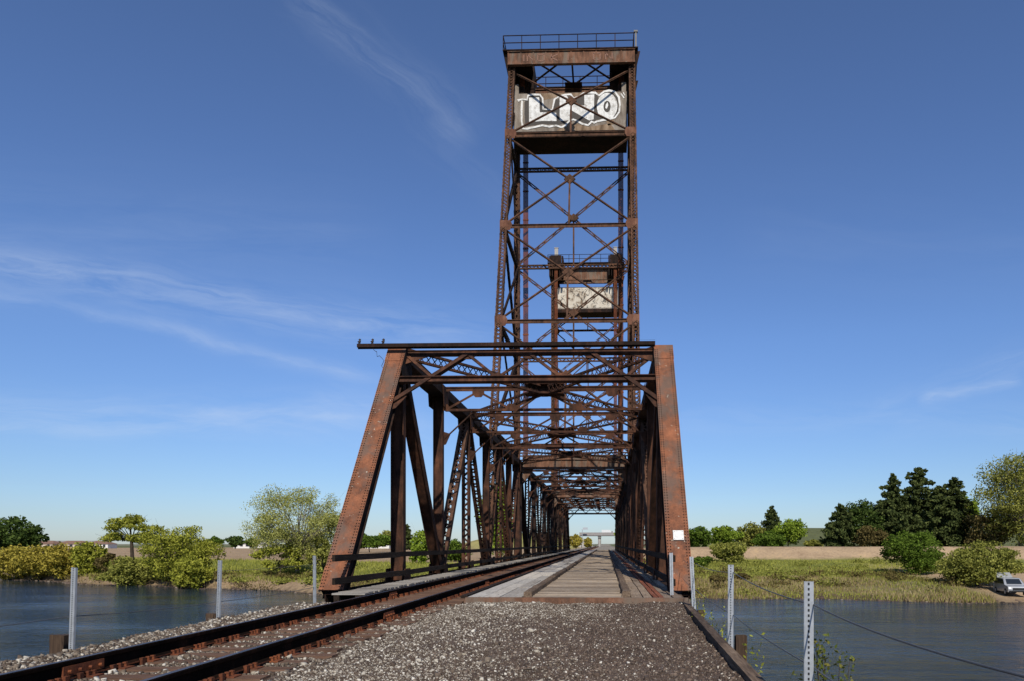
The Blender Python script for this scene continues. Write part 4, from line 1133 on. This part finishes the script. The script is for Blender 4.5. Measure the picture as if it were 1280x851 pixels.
# --- left bank
GL_ = 'trees and bushes on the left bank'
tree('broadleaf_tree', 'dark green rounded tree at the far left edge behind the ochre bushes', 'tree', 12, 128, 645, 690, 84, 'lf_dark', 9000, .38, 18, group=GL_)
for i, (px, d, yt, yb, w, m, lab) in enumerate((
    (12, 112, 681, 722, 62, 'lf_ochre', 'ochre bush at the left picture edge, leftmost of the waterside row'),
    (48, 110, 677, 722, 66, 'lf_ochre', 'large ochre bush second from the left in the waterside row'),
    (82, 108, 679, 723, 56, 'lf_ochre', 'ochre bush in the middle of the left waterside row'),
    (113, 106, 677, 722, 44, 'lf_willow', 'yellow green bush at the right end of the ochre row'),)):
    tree('bush', lab, 'bush', px, d, yt, yb, w, m, 6500, .26, 16, trunk=.1, group=GL_, shape='shrub')
tree('umbrella_tree', 'open flat topped tree with dark curved limbs on the left bank', 'tree', 167, 107, 643, 683, 74, 'lf_willow', 8000, .22, 14, group=GL_, trunk=.26, extra=4, dens=.5)
tree('willow_tree', 'large yellow green willow leaning over the water left of the middle post', 'tree', 222, 96, 654, 728, 94, 'lf_willow', 20000, .19, 26, group=GL_, trunk=.25, extra=2, dens=.58)
tree('willow_tree', 'lower willow clump at the water edge just right of the large one', 'tree', 240, 91, 694, 738, 48, 'lf_willow', 5200, .22, 14, group=GL_, trunk=.12, shape='shrub')
tree('bush', 'low olive bush at the water in front of the umbrella tree', 'bush', 165, 97, 696, 732, 62, 'lf_olive', 6000, .22, 16, trunk=.08, shape='shrub', group=GL_)
tree('bush', 'brownish low bush between the ochre row and the olive bush', 'bush', 138, 101, 692, 724, 34, 'lf_brown', 2600, .2, 10, trunk=.06, shape='shrub', group=GL_, dens=.5)
tree('budding_tree', 'tall pale budding tree with thin foliage left of the bridge end post', 'tree', 371, 98, 603, 704, 128, 'lf_pale', 46000, .13, 46, 'bark_pale', .48, GL_, .22, extra=4)
tree('bush', 'yellow green undergrowth at the foot of the pale budding tree', 'bush', 350, 95, 676, 716, 60, 'lf_willow', 3600, .22, 14, trunk=.06, shape='shrub', group=GL_, dens=.45)
tree('bush', 'green undergrowth between the budding tree and the left end post', 'bush', 402, 96, 668, 724, 44, 'lf_olive', 4500, .22, 14, trunk=.08, shape='shrub', group=GL_, dens=.5)
tree('bush', 'rounded dark hedge bush standing in the field behind the left end post', 'bush', 462, 230, 667, 686, 60, 'lf_green', 5000, .5, 14, group=GL_, shape='shrub', trunk=.15)
tree('broadleaf_tree', 'grey green distant trees beyond the field left of the conifer', 'tree', 490, 330, 662, 682, 36, 'lf_pale', 3000, .6, 10, group=GL_)
conifer('dark distant conifer beyond the field, seen inside the first truss panel', 508, 330, 655, 684, 14, nleaf=1800, leaf=.7, group=GL_)
tree('bush', 'light green bush seen between the first truss verticals', 'bush', 529, 104, 662, 722, 38, 'lf_bright', 5500, .24, 14, group=GL_, trunk=.08, shape='shrub')
tree('broadleaf_tree', 'tall green tree behind the left truss near the third vertical', 'tree', 622, 128, 598, 694, 52, 'lf_bright', 8500, .30, 18, group=GL_, trunk=.25)
tree('bush', 'green bush low behind the left truss', 'bush', 568, 112, 676, 712, 40, 'lf_green', 4000, .26, 12, group=GL_, shape='shrub', trunk=.08)
tree('broadleaf_tree', 'dark small tree by the distant white houses', 'tree', 294, 400, 668, 682, 22, 'lf_dark', 1800, .8, 8, group='distant trees')
tree('broadleaf_tree', 'small grey green tree left of the dark one by the distant houses', 'tree', 268, 420, 669, 682, 20, 'lf_green', 1500, .8, 8, group='distant trees')
tree('broadleaf_tree', 'low green tree right of the dark one by the distant houses', 'tree', 316, 410, 671, 683, 22, 'lf_green', 1500, .8, 8, group='distant trees')
# --- right side, behind the levee
GR_ = 'trees behind the right levee'
for px, d, yt, yb, w, m, lab in (
    (873, 178, 657, 684, 34, 'lf_green', 'green round bush just right of the right end post behind the levee'),
    (905, 180, 657, 684, 44, 'lf_bright', 'light green bush second from the end post behind the levee'),
    (938, 184, 652, 684, 46, 'lf_olive', 'pale olive bush left of the small conifer behind the levee'),
    (985, 178, 645, 684, 44, 'lf_bright', 'bright green bush right of the small conifer behind the levee'),
    (961, 176, 664, 684, 40, 'lf_green', 'low green bush in front of the small conifer'),
    (1018, 182, 674, 684, 24, 'lf_olive', 'low grey green scrub right of the bright bush')):
    tree('bush', lab, 'bush', px, d, yt, yb, w, m, 5500, .34, 14, trunk=.15, group=GR_, shape='shrub')
conifer('small dark conifer rising above the bushes right of the bridge', 964, 186, 632, 684, 22, nleaf=3500, leaf=.45, group=GR_)
conifer('dark slim conifer at the left end of the tall grove', 1050, 168, 630, 684, 34, nleaf=6500, group=GR_)
tree('broadleaf_tree', 'round dark green tree beside the leftmost grove conifer', 'tree', 1080, 172, 628, 680, 58, 'lf_dark', 10000, .38, 20, group=GR_)
tree('bush', 'rusty brown bush at the foot of the tall grove', 'bush', 1086, 163, 656, 684, 40, 'lf_brown', 4500, .3, 12, trunk=.12, group=GR_, shape='shrub')
conifer('tall narrow spiky conifer with bare gaps in the grove', 1116, 170, 592, 684, 40, nleaf=9500, group=GR_, rough=.45)
conifer('tallest broad conifer in the middle of the grove', 1148, 172, 584, 684, 52, nleaf=15000, group=GR_, rough=.2)
conifer('dense olive conifer right of the tallest one', 1172, 168, 606, 684, 48, 'lf_conifer', 11000, group=GR_)
conifer('dark pointed conifer at the right end of the grove', 1192, 172, 596, 684, 46, nleaf=12000, group=GR_)
tree('broadleaf_tree', 'dark rounded tree low in the grove between the spiky and the tallest conifers', 'tree', 1108, 176, 622, 684, 62, 'lf_dark', 11000, .36, 18, group=GR_)
tree('broadleaf_tree', 'dark olive tree low behind the bright green one in the grove', 'tree', 1182, 180, 620, 684, 66, 'lf_brown', 9000, .36, 18, group=GR_)
conifer('low dark conifer filling the middle of the grove front', 1130, 162, 640, 684, 52, nleaf=7000, group=GR_)
tree('broadleaf_tree', 'bright green tree at the right side of the conifer grove', 'tree', 1203, 178, 617, 670, 40, 'lf_bright', 5500, .36, 12, group=GR_)
tree('bush', 'wide brownish bush between the grove and the edge tree', 'bush', 1238, 162, 640, 685, 66, 'lf_brown', 8500, .32, 18, trunk=.15, group=GR_, shape='shrub')
tree('broadleaf_tree', 'tall light tree with bare upper limbs at the right picture edge', 'tree', 1276, 158, 562, 684, 100, 'lf_olive', 26000, .28, 34, 'bark_pale', .55, GR_, .38, extra=4)
tree('broadleaf_tree', 'tall dark tree behind the edge tree, partly outside the right edge', 'tree', 1300, 172, 590, 684, 60, 'lf_green', 8000, .38, 18, group=GR_)
# --- right bank
GB_ = 'bushes on the right river bank'
tree('bush', 'dense dark green bush half way up the right bank', 'bush', 1145, 96, 662, 730, 78, 'lf_green', 18000, .18, 16, trunk=.14, group=GB_, shape='shrub')
tree('bush', 'wide olive bush at the water beside the parked car', 'bush', 1222, 80, 678, 741, 96, 'lf_olive', 19000, .17, 28, trunk=.12, group=GB_, shape='shrub')
tree('bush', 'olive and green bush below the levee near the bridge', 'bush', 911, 118, 676, 712, 48, 'lf_olive', 6500, .22, 14, trunk=.08, group=GB_, shape='shrub')
tree('bush', 'small brown bush on the right bank close to the water near the bridge', 'bush', 898, 84, 718, 745, 28, 'lf_brown', 3000, .15, 10, trunk=.05, group=GB_, shape='shrub')
tree('bush', 'second low brown bush just right of the one near the bridge', 'bush', 926, 86, 716, 742, 22, 'lf_brown', 2200, .15, 8, trunk=.05, group=GB_, shape='shrub')
tree('bush', 'low green bush at the waterside right of the two brown ones', 'bush', 980, 86, 720, 745, 34, 'lf_olive', 3000, .15, 10, trunk=.05, group=GB_, shape='shrub', dens=.5)
tree('bush', 'dark green low bush by the right end post on the bank', 'bush', 878, 108, 694, 714, 24, 'lf_green', 2500, .2, 8, trunk=.06, group=GB_, shape='shrub')
tree('broadleaf_tree', 'green tree seen at the right edge of the bridge opening', 'tree', 781, 190, 640, 688, 26, 'lf_bright', 5000, .4, 12, group=GR_)
for i, (px, d, yt, w) in enumerate(((720, 200, 668, 18), (735, 230, 672, 12))):
    tree('bush', ['ochre scrub left of the track beyond the bridge', 'small ochre scrub nearer the track beyond the bridge'][i], 'bush', px, d, yt, 684, w, 'lf_ochre', 1800, .4, 8, trunk=.06, shape='shrub', group='scrub beyond the bridge')
# near plant
t = thing('sapling', (2.35, 8.1, -2.0), 'leafy young sapling with reddish tips below the nearest right post', 'plant')
tips = []; mb = MB()
for k in range(40):
    a = random.uniform(0, 2 * pi); r = random.uniform(.05, .44); zt_ = random.uniform(-.5, .18) if k < 11 else random.uniform(-1.2, -.5)
    p0 = V((2.35, 8.1, -2.0)); p1 = V((2.35 + cos(a) * r * .4, 8.1 + sin(a) * r * .4, -1.0)); p2 = V((2.32 + cos(a) * r, 8.1 + sin(a) * r, zt_)); mb.path([p0, p1, p2], [.016, .010, .003], 5)
    for u in np.linspace(.2, 1, 22): tips.append(np.array(p1.lerp(p2, u)) + rng.normal(size=3) * .035)
    tips += [np.array(p2) + rng.normal(size=3) * .05 for _ in range(8)]
mb.build('stem', M['bark'], t)
v, f = leafcards(np.repeat(np.array(tips), 2, 0) + rng.normal(size=(2 * len(tips), 3)) * .03, .032, aspect=1.8); npmesh('foliage', v, f, M['lf_near'], t)

# grass and reeds
def blades(name, n, xr, sfun, hgt, wid, mat, lab, cond=None):
    x = rng.uniform(*xr, n); s = sfun(n); y = far_shore(x) + s
    if cond is not None:
        k = cond(x, y, s); x, y, s = x[k], y[k], s[k]
    z = height(x, y); n = len(x); h = hgt * rng.uniform(.5, 1.3, n) * (.75 + .35 * wob(x * 2, y * 2)); a = rng.uniform(0, 2 * pi, n)
    dx, dy = np.cos(a) * wid / 2, np.sin(a) * wid / 2; lx, ly = rng.normal(size=n) * h * .28, rng.normal(size=n) * h * .28
    v = np.stack([np.stack([x - dx, y - dy, z - .03], 1), np.stack([x + dx, y + dy, z - .03], 1), np.stack([x + lx, y + ly, z + h], 1)], 1).reshape(-1, 3)
    o = npmesh(name, v, np.arange(n * 3).reshape(-1, 3), M[mat]); return tag(o, lab, 'grass', kind='stuff')
blades('bank_grass', 42000, (4, 60), lambda n: 1 + 52 * rng.random(n) ** 1.3, .36, .10, 'grass', 'green grass covering the right bank below the levee', lambda x, y, s: ~((x > 36) & (s < 25)))
blades('dry_reeds', 26000, (3, 52), lambda n: .6 + 14 * rng.random(n) ** 1.2, .52, .07, 'dry', 'dry brown weeds along the waterside of the right bank', lambda x, y, s: ((wob(x * 3, y * 3) + rng.normal(size=len(x)) * .3) > -.15) & ~((x > 36) & (x < 52)))
blades('bank_grass', 30000, (-110, -8), lambda n: 3 + 26 * rng.random(n) ** 1.1, .5, .11, 'grass', 'green and yellow grass on the left bank before the field')
blades('dry_reeds', 9000, (-110, -8), lambda n: .8 + 7 * rng.random(n), .5, .08, 'dry', 'dry weeds along the waterside of the left bank', lambda x, y, s: wob(x * 3, y * 3) > -.1)
# stones on the shores
def shore_stones(name, xr, n, lab):
    mb = MB()
    x = rng.uniform(*xr, n); y = far_shore(x) + rng.uniform(-.6, 1.4, n); z = height(x, y)
    base = np.array(MB.BF); vs = []
    b = np.array([[-1, -1, -.6], [1, -1, -.6], [1, 1, -.6], [-1, 1, -.6], [-.6, -.6, .5], [.6, -.6, .5], [.6, .6, .5], [-.6, .6, .5]])
    r = rng.gamma(3, .028, n)[:, None, None]; v = b[None] * (1 + rng.uniform(-.3, .3, (n, 8, 3))) * r
    v = v + np.stack([x, y, np.maximum(z, WZ - .02)], 1)[:, None]
    f = base[None] + (np.arange(n) * 8)[:, None, None]
    return tag(npmesh(name, v.reshape(-1, 3), f.reshape(-1, 4), m_d), lab, 'stones', kind='stuff')
def scrub(lab, xr, n, s0, s1, mat, size):
    cxs = rng.uniform(*xr, n); ss = rng.uniform(s0, s1, n); P = []
    for a, b in zip(cxs, ss):
        if a > 36 and b < 25: continue
        y = float(far_shore(a)) + b; g = groundz(a, y); k = rng.integers(60, 320); w = rng.uniform(.5, 2.); h = rng.uniform(.3, .95)
        d = rng.normal(size=(k, 3)) * np.array([w, w, h]) * .5; d[:, 2] = np.abs(d[:, 2]); P.append(d + np.array([a, y, g]))
    v, f = leafcards(np.concatenate(P), size); tag(npmesh('low_scrub', v, f, M[mat]), lab, 'scrub', kind='stuff')
scrub('low brown scrub scattered over the right bank', (4, 52), 70, 1, 26, 'lf_brown', .15)
scrub('low olive scrub scattered over the right bank', (4, 52), 60, 2, 50, 'lf_olive', .16)
scrub('low brown scrub along the left bank', (-105, -9), 90, 1, 12, 'lf_brown', .17)
scrub('low olive scrub along the left bank', (-105, -9), 90, 2, 26, 'lf_olive', .18)
P = []
for yy, zz in ((11.6, -.75), (12.4, -.8), (9.2, -.7), (15.2, -.6), (16.4, -.5), (14., -.7)):
    for _ in range(7):
        a = rng.normal(size=3) * np.array([.05, .12, 0]) + np.array([float(edgeR(yy)) + .22, yy, zz]); b = a + rng.normal(size=3) * np.array([.08, .1, .1]) + np.array([.05, 0, rng.uniform(.25, .95)])
        for u in np.linspace(0, 1, 14): P.append(a * (1 - u) + b * u + rng.normal(size=3) * .012)
v, f = leafcards(np.array(P), .028, aspect=2.2); tag(npmesh('weeds', v, f, M['lf_willow']), 'thin green weeds growing up along the right edge timber', 'weeds', kind='stuff')
shore_stones('shore_stones', (3, 50), 500, 'stones along the waterline of the right bank'); shore_stones('shore_stones', (-110, -10), 1400, 'stones along the waterline of the left bank')

# ------------------------------------------------------------------ CAR
def car(root, body_mat):
    prof = [(-2.2, .35), (-2.25, .62), (-2.1, .86), (-1.15, 1.0), (-.45, 1.52), (-.2, 1.60), (1.6, 1.62), (2.1, 1.05), (2.2, .9), (2.2, .35)]
    mb = MB(); n = len(prof); secs = []
    for yy, k in ((-.88, .0), (-.80, 1.), (.80, 1.), (.88, .0)):
        secs.append([V((a, yy * (1 if b < 1.05 else .86), (b if k or b < 1.05 else b - .05))) for a, b in prof])
    vs = [p for s_ in secs for p in s_]; fs = []
    for j in range(3):
        for k in range(n): fs.append((j * n + k, j * n + (k + 1) % n, (j + 1) * n + (k + 1) % n, (j + 1) * n + k))
    fs += [tuple(range(n))[::-1], tuple(range(3 * n, 4 * n))]
    mb.add(vs, fs); mb.build('body', body_mat, root)
    mb = MB()
    mb.prism([V((-1.08, -.66, 1.05)), V((-1.08, .66, 1.05)), V((-.50, .60, 1.50)), V((-.50, -.60, 1.50))], (-.02, 0, .02)); mb.build('windscreen', M['glass_dark'], root)
    for sy in (-1, 1):
        for poly in ([(-.95, 1.08), (-.42, 1.48), (.3, 1.52), (.3, 1.08)], [(.38, 1.08), (.38, 1.52), (1.5, 1.52), (1.85, 1.08)]):
            mb = MB(); mb.prism([V((a, sy * (.885 if b < 1.2 else .775), b)) for a, b in poly], (0, sy * .015, 0)); mb.build('side_window', M['glass_dark'], root)
        mb = MB(); mb.prism([V((-2.20, sy * .62, .66)), V((-2.20, sy * .84, .66)), V((-2.12, sy * .84, .82)), V((-2.12, sy * .62, .82))], (-.04, 0, .0)); mb.build('headlight', M['lamp_glass'], root)
        for xx in (-1.4, 1.4):
            mb = MB(); mb.tube((xx, sy * .72, .33), (xx, sy * .91, .33), .33, n=20); w = mb.build('wheel', M['rubber'], root)
            mb = MB(); mb.tube((xx, sy * .90, .33), (xx, sy * .925, .33), .19, n=14); mb.build('rim', M['galv'], w)
    mb = MB(); mb.box(-2.27, -2.24, -.5, .5, .55, .75); mb.build('grille', M['rubber'], root)
    mb = MB(); mb.box(-2.31, -2.2, -.8, .8, .36, .5); mb.build('bumper', M['rubber'], root)
cr = thing('parked_car', (0, 0, 0), 'silver white car with its rear hatch up, parked near the water beside the olive bush', 'car'); car(cr, M['car_paint'])
mb = MB(); mb.prism([V((1.62, -.7, 1.60)), V((1.62, .7, 1.60)), V((2.35, .66, 2.0)), V((2.35, -.66, 2.0))], (0, 0, .05)); mb.build('hatch', M['car_paint'], cr)
cx_, cy_ = at(1263, 74.5), 74.5
cr.location = (cx_, cy_, groundz(cx_, cy_) + .02); cr.rotation_euler = (0, 0, R(68)); cr['_o'] = (0, 0, 0)
ca_ = cr; cx_, cy_ = at(1262, 74.2), 77.0
cr.location = (at(1263, 75.), 75., groundz(at(1263, 75.), 75.) + .02); cr.rotation_euler = (0, 0, R(80))

# ------------------------------------------------------------------ far houses, overpass
def house(x, y, w, d, h, rh, lab, wall, roof, rz=0):
    g = groundz(x, y); t = thing('house', (0, 0, 0), lab, 'house', 'distant houses beyond the field')
    mb = MB(); mb.box(-w / 2, w / 2, -d / 2, d / 2, -.5, h); mb.build('wall', M[wall], t)
    mb = MB(); o = .5
    mb.add([(-w / 2 - o, -d / 2 - o, h - .1), (w / 2 + o, -d / 2 - o, h - .1), (w / 2 + o, d / 2 + o, h - .1), (-w / 2 - o, d / 2 + o, h - .1), (-w / 2 + d * .35, 0, h + rh), (w / 2 - d * .35, 0, h + rh)],
           [(0, 1, 5, 4), (2, 3, 4, 5), (1, 2, 5), (3, 0, 4), (0, 3, 2, 1)]); mb.build('roof', M[roof], t)
    for k in range(3):
        xx = -w / 2 + w * (k + .5) / 3
        mb = MB(); mb.box(xx - .7, xx + .7, -d / 2 - .04, -d / 2 - .005, 1.0, 2.2); mb.build('window', M['glass_dark'], t)
    t.location = (x, y, g); t.rotation_euler = (0, 0, rz)
for i, (px, d, w, wall, rf, lab) in enumerate((
    (58, 420, 15, 'house_wall', 'roof', 'tan house with brown roof, leftmost in the distant row'),
    (76, 430, 16, 'house_wall_w', 'roof_grey', 'white house with grey roof, second in the distant row'),
    (94, 415, 14, 'house_wall', 'roof', 'tan house with brown roof in the middle of the distant row'),
    (112, 435, 17, 'house_wall_w', 'roof_grey', 'long white house with grey roof right of the middle tan one'),
    (127, 420, 12, 'house_wall_w', 'roof', 'small white house with brown roof left of the umbrella tree'),
    (306, 430, 9, 'house_wall_w', 'roof_grey', 'small white shed between the dark tree and the budding tree'),
    (325, 440, 11, 'house_wall_w', 'roof_grey', 'pale shed just left of the budding tree'),
    (474, 420, 13, 'house_wall_w', 'roof_grey', 'pale distant house seen inside the first truss panel'))):
    house(at(px, d), d, w, 9, 2.7, 1.7, lab, wall, rf, random.uniform(-.2, .2))
ov = thing('overpass', (10, 400, -1.5), 'pale concrete road overpass crossing the line beyond the far end of the bridge', 'overpass')
mb = MB(); mb.box(-14, 42, 394, 406, 5.3, 6.2); mb.build('deck', M['concrete'], ov)
mb = MB(); mb.box(-14, 42, 393.7, 393.98, 5.5, 7.1); mb.build('parapet', M['roof_grey'], ov); mb = MB(); mb.box(-14, 42, 406.02, 406.3, 5.5, 7.1); mb.build('parapet', M['roof_grey'], ov)
for x in (-3.6, 18, 39):
    mb = MB()
    for yy in (396, 404): mb.tube((x, yy, -3), (x, yy, 4.5), .75, n=12)
    mb.box(x - .9, x + .9, 394.5, 405.5, 4.5, 5.28); mb.build('pier', M['concrete'], ov)
mb = MB(); mb.prism([(-24, 394, 5.2), (-14, 394, 5.2), (-4.6, 394, -1.6), (-14, 394, -2)], (0, 12, 0)); mb.build('slope_paving', M['concrete'], ov)
tk = thing('box_truck', (0, 0, 0), 'white box truck driving over the distant overpass', 'truck')
mb = MB(); mb.box(-3.6, 2.2, -1.2, 1.2, .9, 3.7); mb.build('cargo_box', M['truck_white'], tk)
mb = MB(); mb.prism([V((2.3, -1.1, .6)), V((4.4, -1.1, .6)), V((4.4, -1.1, 1.6)), V((3.9, -1.1, 2.7)), V((2.3, -1.1, 2.7))], (0, 2.2, 0)); cb = mb.build('cab', M['truck_white'], tk)
mb = MB(); mb.box(2.7, 3.7, -1.13, -1.105, 1.7, 2.4); mb.build('window', M['glass_dark'], cb)
for x in (-2.4, 3.3):
    for sy in (-1, 1): mb = MB(); mb.tube((x, sy * .8, .5), (x, sy * 1.15, .5), .5, n=14); mb.build('wheel', M['rubber'], tk)
tk.location = (at(759, 398), 398, 6.2); tk.scale = (.8, .8, .62)
gs = thing('sign_gantry', (at(728, 392), 390, -1.5), 'small road sign gantry left of the overpass', 'sign gantry')
gx_ = at(728, 390)
mb = MB(); mb.tube((gx_, 390, 2), (gx_, 390, 8.6), .15, n=8); mb.box(gx_ - .5, gx_ + 3, 389.9, 390.1, 8.4, 8.6); mb.build('pole', M['galv'], gs)
mb = MB(); mb.box(gx_ + .2, gx_ + 2.7, 389.84, 389.88, 8.7, 9.6); mb.build('panel', M['galv'], gs)
up = thing('utility_pole', (at(497, 240), 240, -1.5), 'thin pale utility pole in the field seen through the first truss panel', 'pole')
mb = MB(); x = at(497, 240); mb.tube((x, 240, -2), (x, 240, 4.6), .13, .1, 8); mb.build('shaft', M['galv'], up)
mb = MB(); mb.box(x - .35, x + .35, 239.85, 240.15, 4.6, 5.0); mb.build('lamp_head', M['concrete'], up)

# ------------------------------------------------------------------ LIGHT, SKY, CAMERA
EL, AZ = R(40), R(8)
sd = V((sin(AZ) * cos(EL), -cos(AZ) * cos(EL), sin(EL)))
sun = bpy.data.lights.new('sun', 'SUN'); sun.energy = 4.7; sun.angle = R(.53); sun.color = (1, .94, .84)
so = bpy.data.objects.new('sun', sun); COL.objects.link(so); so.rotation_euler = sd.to_track_quat('Z', 'Y').to_euler(); so.location = (0, -20, 60)
W = bpy.data.worlds.new('World'); S.world = W; W.use_nodes = True; nt = W.node_tree; nt.nodes.clear()
class WN(NT):
    def __init__(s, t): s.t = t
w = WN(nt); wout = w.n('ShaderNodeOutputWorld'); bg = w.n('ShaderNodeBackground'); bg.inputs['Strength'].default_value = .092
sky = w.n('ShaderNodeTexSky', sky_type='NISHITA'); sky.sun_disc = False; sky.sun_elevation = EL; sky.sun_rotation = pi - AZ; sky.air_density = 1.0; sky.dust_density = .2; sky.ozone_density = 2.5; sky.altitude = 50
tc = w.n('ShaderNodeTexCoord'); sp = w.n('ShaderNodeSeparateXYZ'); w.l(tc.outputs['Generated'], sp.inputs[0])
yy = w.math('MAXIMUM', sp.outputs[1], .05)
u = w.math('DIVIDE', sp.outputs[0], yy); v_ = w.math('DIVIDE', sp.outputs[2], yy)
cb = w.n('ShaderNodeCombineXYZ'); w.l(u, cb.inputs[0]); w.l(v_, cb.inputs[1])
front = w.ramp(sp.outputs[1], [(.05, 0.), (.25, 1.)])
warp = w.noise(w.scalevec(cb.outputs[0], (1., 2.5, 1)), 3., 5, .6); warp = w.math('MULTIPLY', w.math('SUBTRACT', warp, .5), .055)
def streak(x0, y0, x1, y1, width, amp, nsc=9, soft=.12):
    ux0, vy0, ux1, vy1 = (x0 - 758) / 950, (679 - y0) / 950, (x1 - 758) / 950, (679 - y1) / 950
    L = math.hypot(ux1 - ux0, vy1 - vy0); dx, dy = (ux1 - ux0) / L, (vy1 - vy0) / L
    ru, rv = w.math('SUBTRACT', u, ux0), w.math('SUBTRACT', v_, vy0)
    al = w.math('ADD', w.math('MULTIPLY', ru, dx), w.math('MULTIPLY', rv, dy))
    ac = w.math('ADD', w.math('ADD', w.math('MULTIPLY', ru, -dy), w.math('MULTIPLY', rv, dx)), warp)
    a1 = w.math('DIVIDE', al, L); m = w.math('MULTIPLY', w.ramp(a1, [(0., 0.), (soft, 1.), (1 - soft, 1.), (1., 0.)]), 1.)
    g = w.math('POWER', 2.718, w.math('MULTIPLY', w.math('POWER', w.math('ABSOLUTE', w.math('DIVIDE', ac, width)), 1.6), -1.))
    c2 = w.n('ShaderNodeCombineXYZ'); w.l(w.math('MULTIPLY', al, 1.2), c2.inputs[0]); w.l(w.math('MULTIPLY', ac, 9.), c2.inputs[1]); c2.inputs[2].default_value = x0 * .01
    n = w.ramp(w.noise(c2.outputs[0], nsc, 6, .65, .6), [(.36, 0.), (.68, 1.)])
    return w.math('MULTIPLY', w.math('MULTIPLY', w.math('MULTIPLY', m, g), n), amp * .6)
tot = None
for a in ((-200, 296, 640, 430, .026, .50, 5), (-100, 340, 500, 482, .010, .55, 2.2), (350, -30, 600, 180, .026, .20, 4), (-100, 500, 560, 530, .024, .42, 4), (-150, 540, 480, 520, .012, .3, 5), (520, 150, 640, 260, .02, .08, 4),
          (1140, 508, 1270, 478, .006, .9, 3), (1080, 530, 1300, 440, .02, .25, 4), (800, 520, 1400, 535, .02, .22, 4), (900, 300, 1400, 330, .05, .05, 3), (-300, 250, 500, 300, .06, .10, 3), (380, 490, 560, 560, .03, .2, 4)):
    s_ = streak(*a); tot = s_ if tot is None else w.math('ADD', tot, s_)
tot = w.math('MINIMUM', w.math('MULTIPLY', tot, front), .8)
hs = w.n('ShaderNodeHueSaturation'); w.l(sky.outputs[0], hs.inputs['Color']); hs.inputs['Saturation'].default_value = 1.05; hs.inputs['Hue'].default_value = .507
grad = w.ramp(sp.outputs[2], [(0., (.64, .77, 1.10)), (.08, (.70, .86, 1.15)), (.25, (.85, 1.03, 1.30)), (.6, (.94, 1.06, 1.22))])
skyc = w.mix(1., hs.outputs[0], grad, 'MULTIPLY')
col = w.mix(tot, skyc, (7.0, 8.0, 9.6))
w.l(col, bg.inputs[0]); w.l(bg.outputs[0], wout.inputs[0])

F = 950.; YAW = R(2.0); PPX, PPY = 758 - F * math.tan(YAW), 679.
cam = bpy.data.cameras.new('camera'); co = bpy.data.objects.new('camera', cam); COL.objects.link(co); S.camera = co
co.location = (0, 0, CAMZ); co.rotation_euler = (pi / 2, 0, YAW)
cam.sensor_fit = 'HORIZONTAL'; cam.sensor_width = 36; cam.lens = F / 1280 * 36; cam.clip_start = .1; cam.clip_end = 20000
cam.shift_x = -(PPX - 640) / 1280; cam.shift_y = (PPY - 425.5) / 1280
S.view_settings.view_transform = 'Standard'; S.view_settings.look = 'None'; S.view_settings.exposure = 0; S.view_settings.gamma = 1
S.render.engine = 'CYCLES'; S.cycles.max_bounces = 6; S.cycles.transparent_max_bounces = 4
for o in list(bpy.data.objects):
    if '_o' in o: del o['_o']
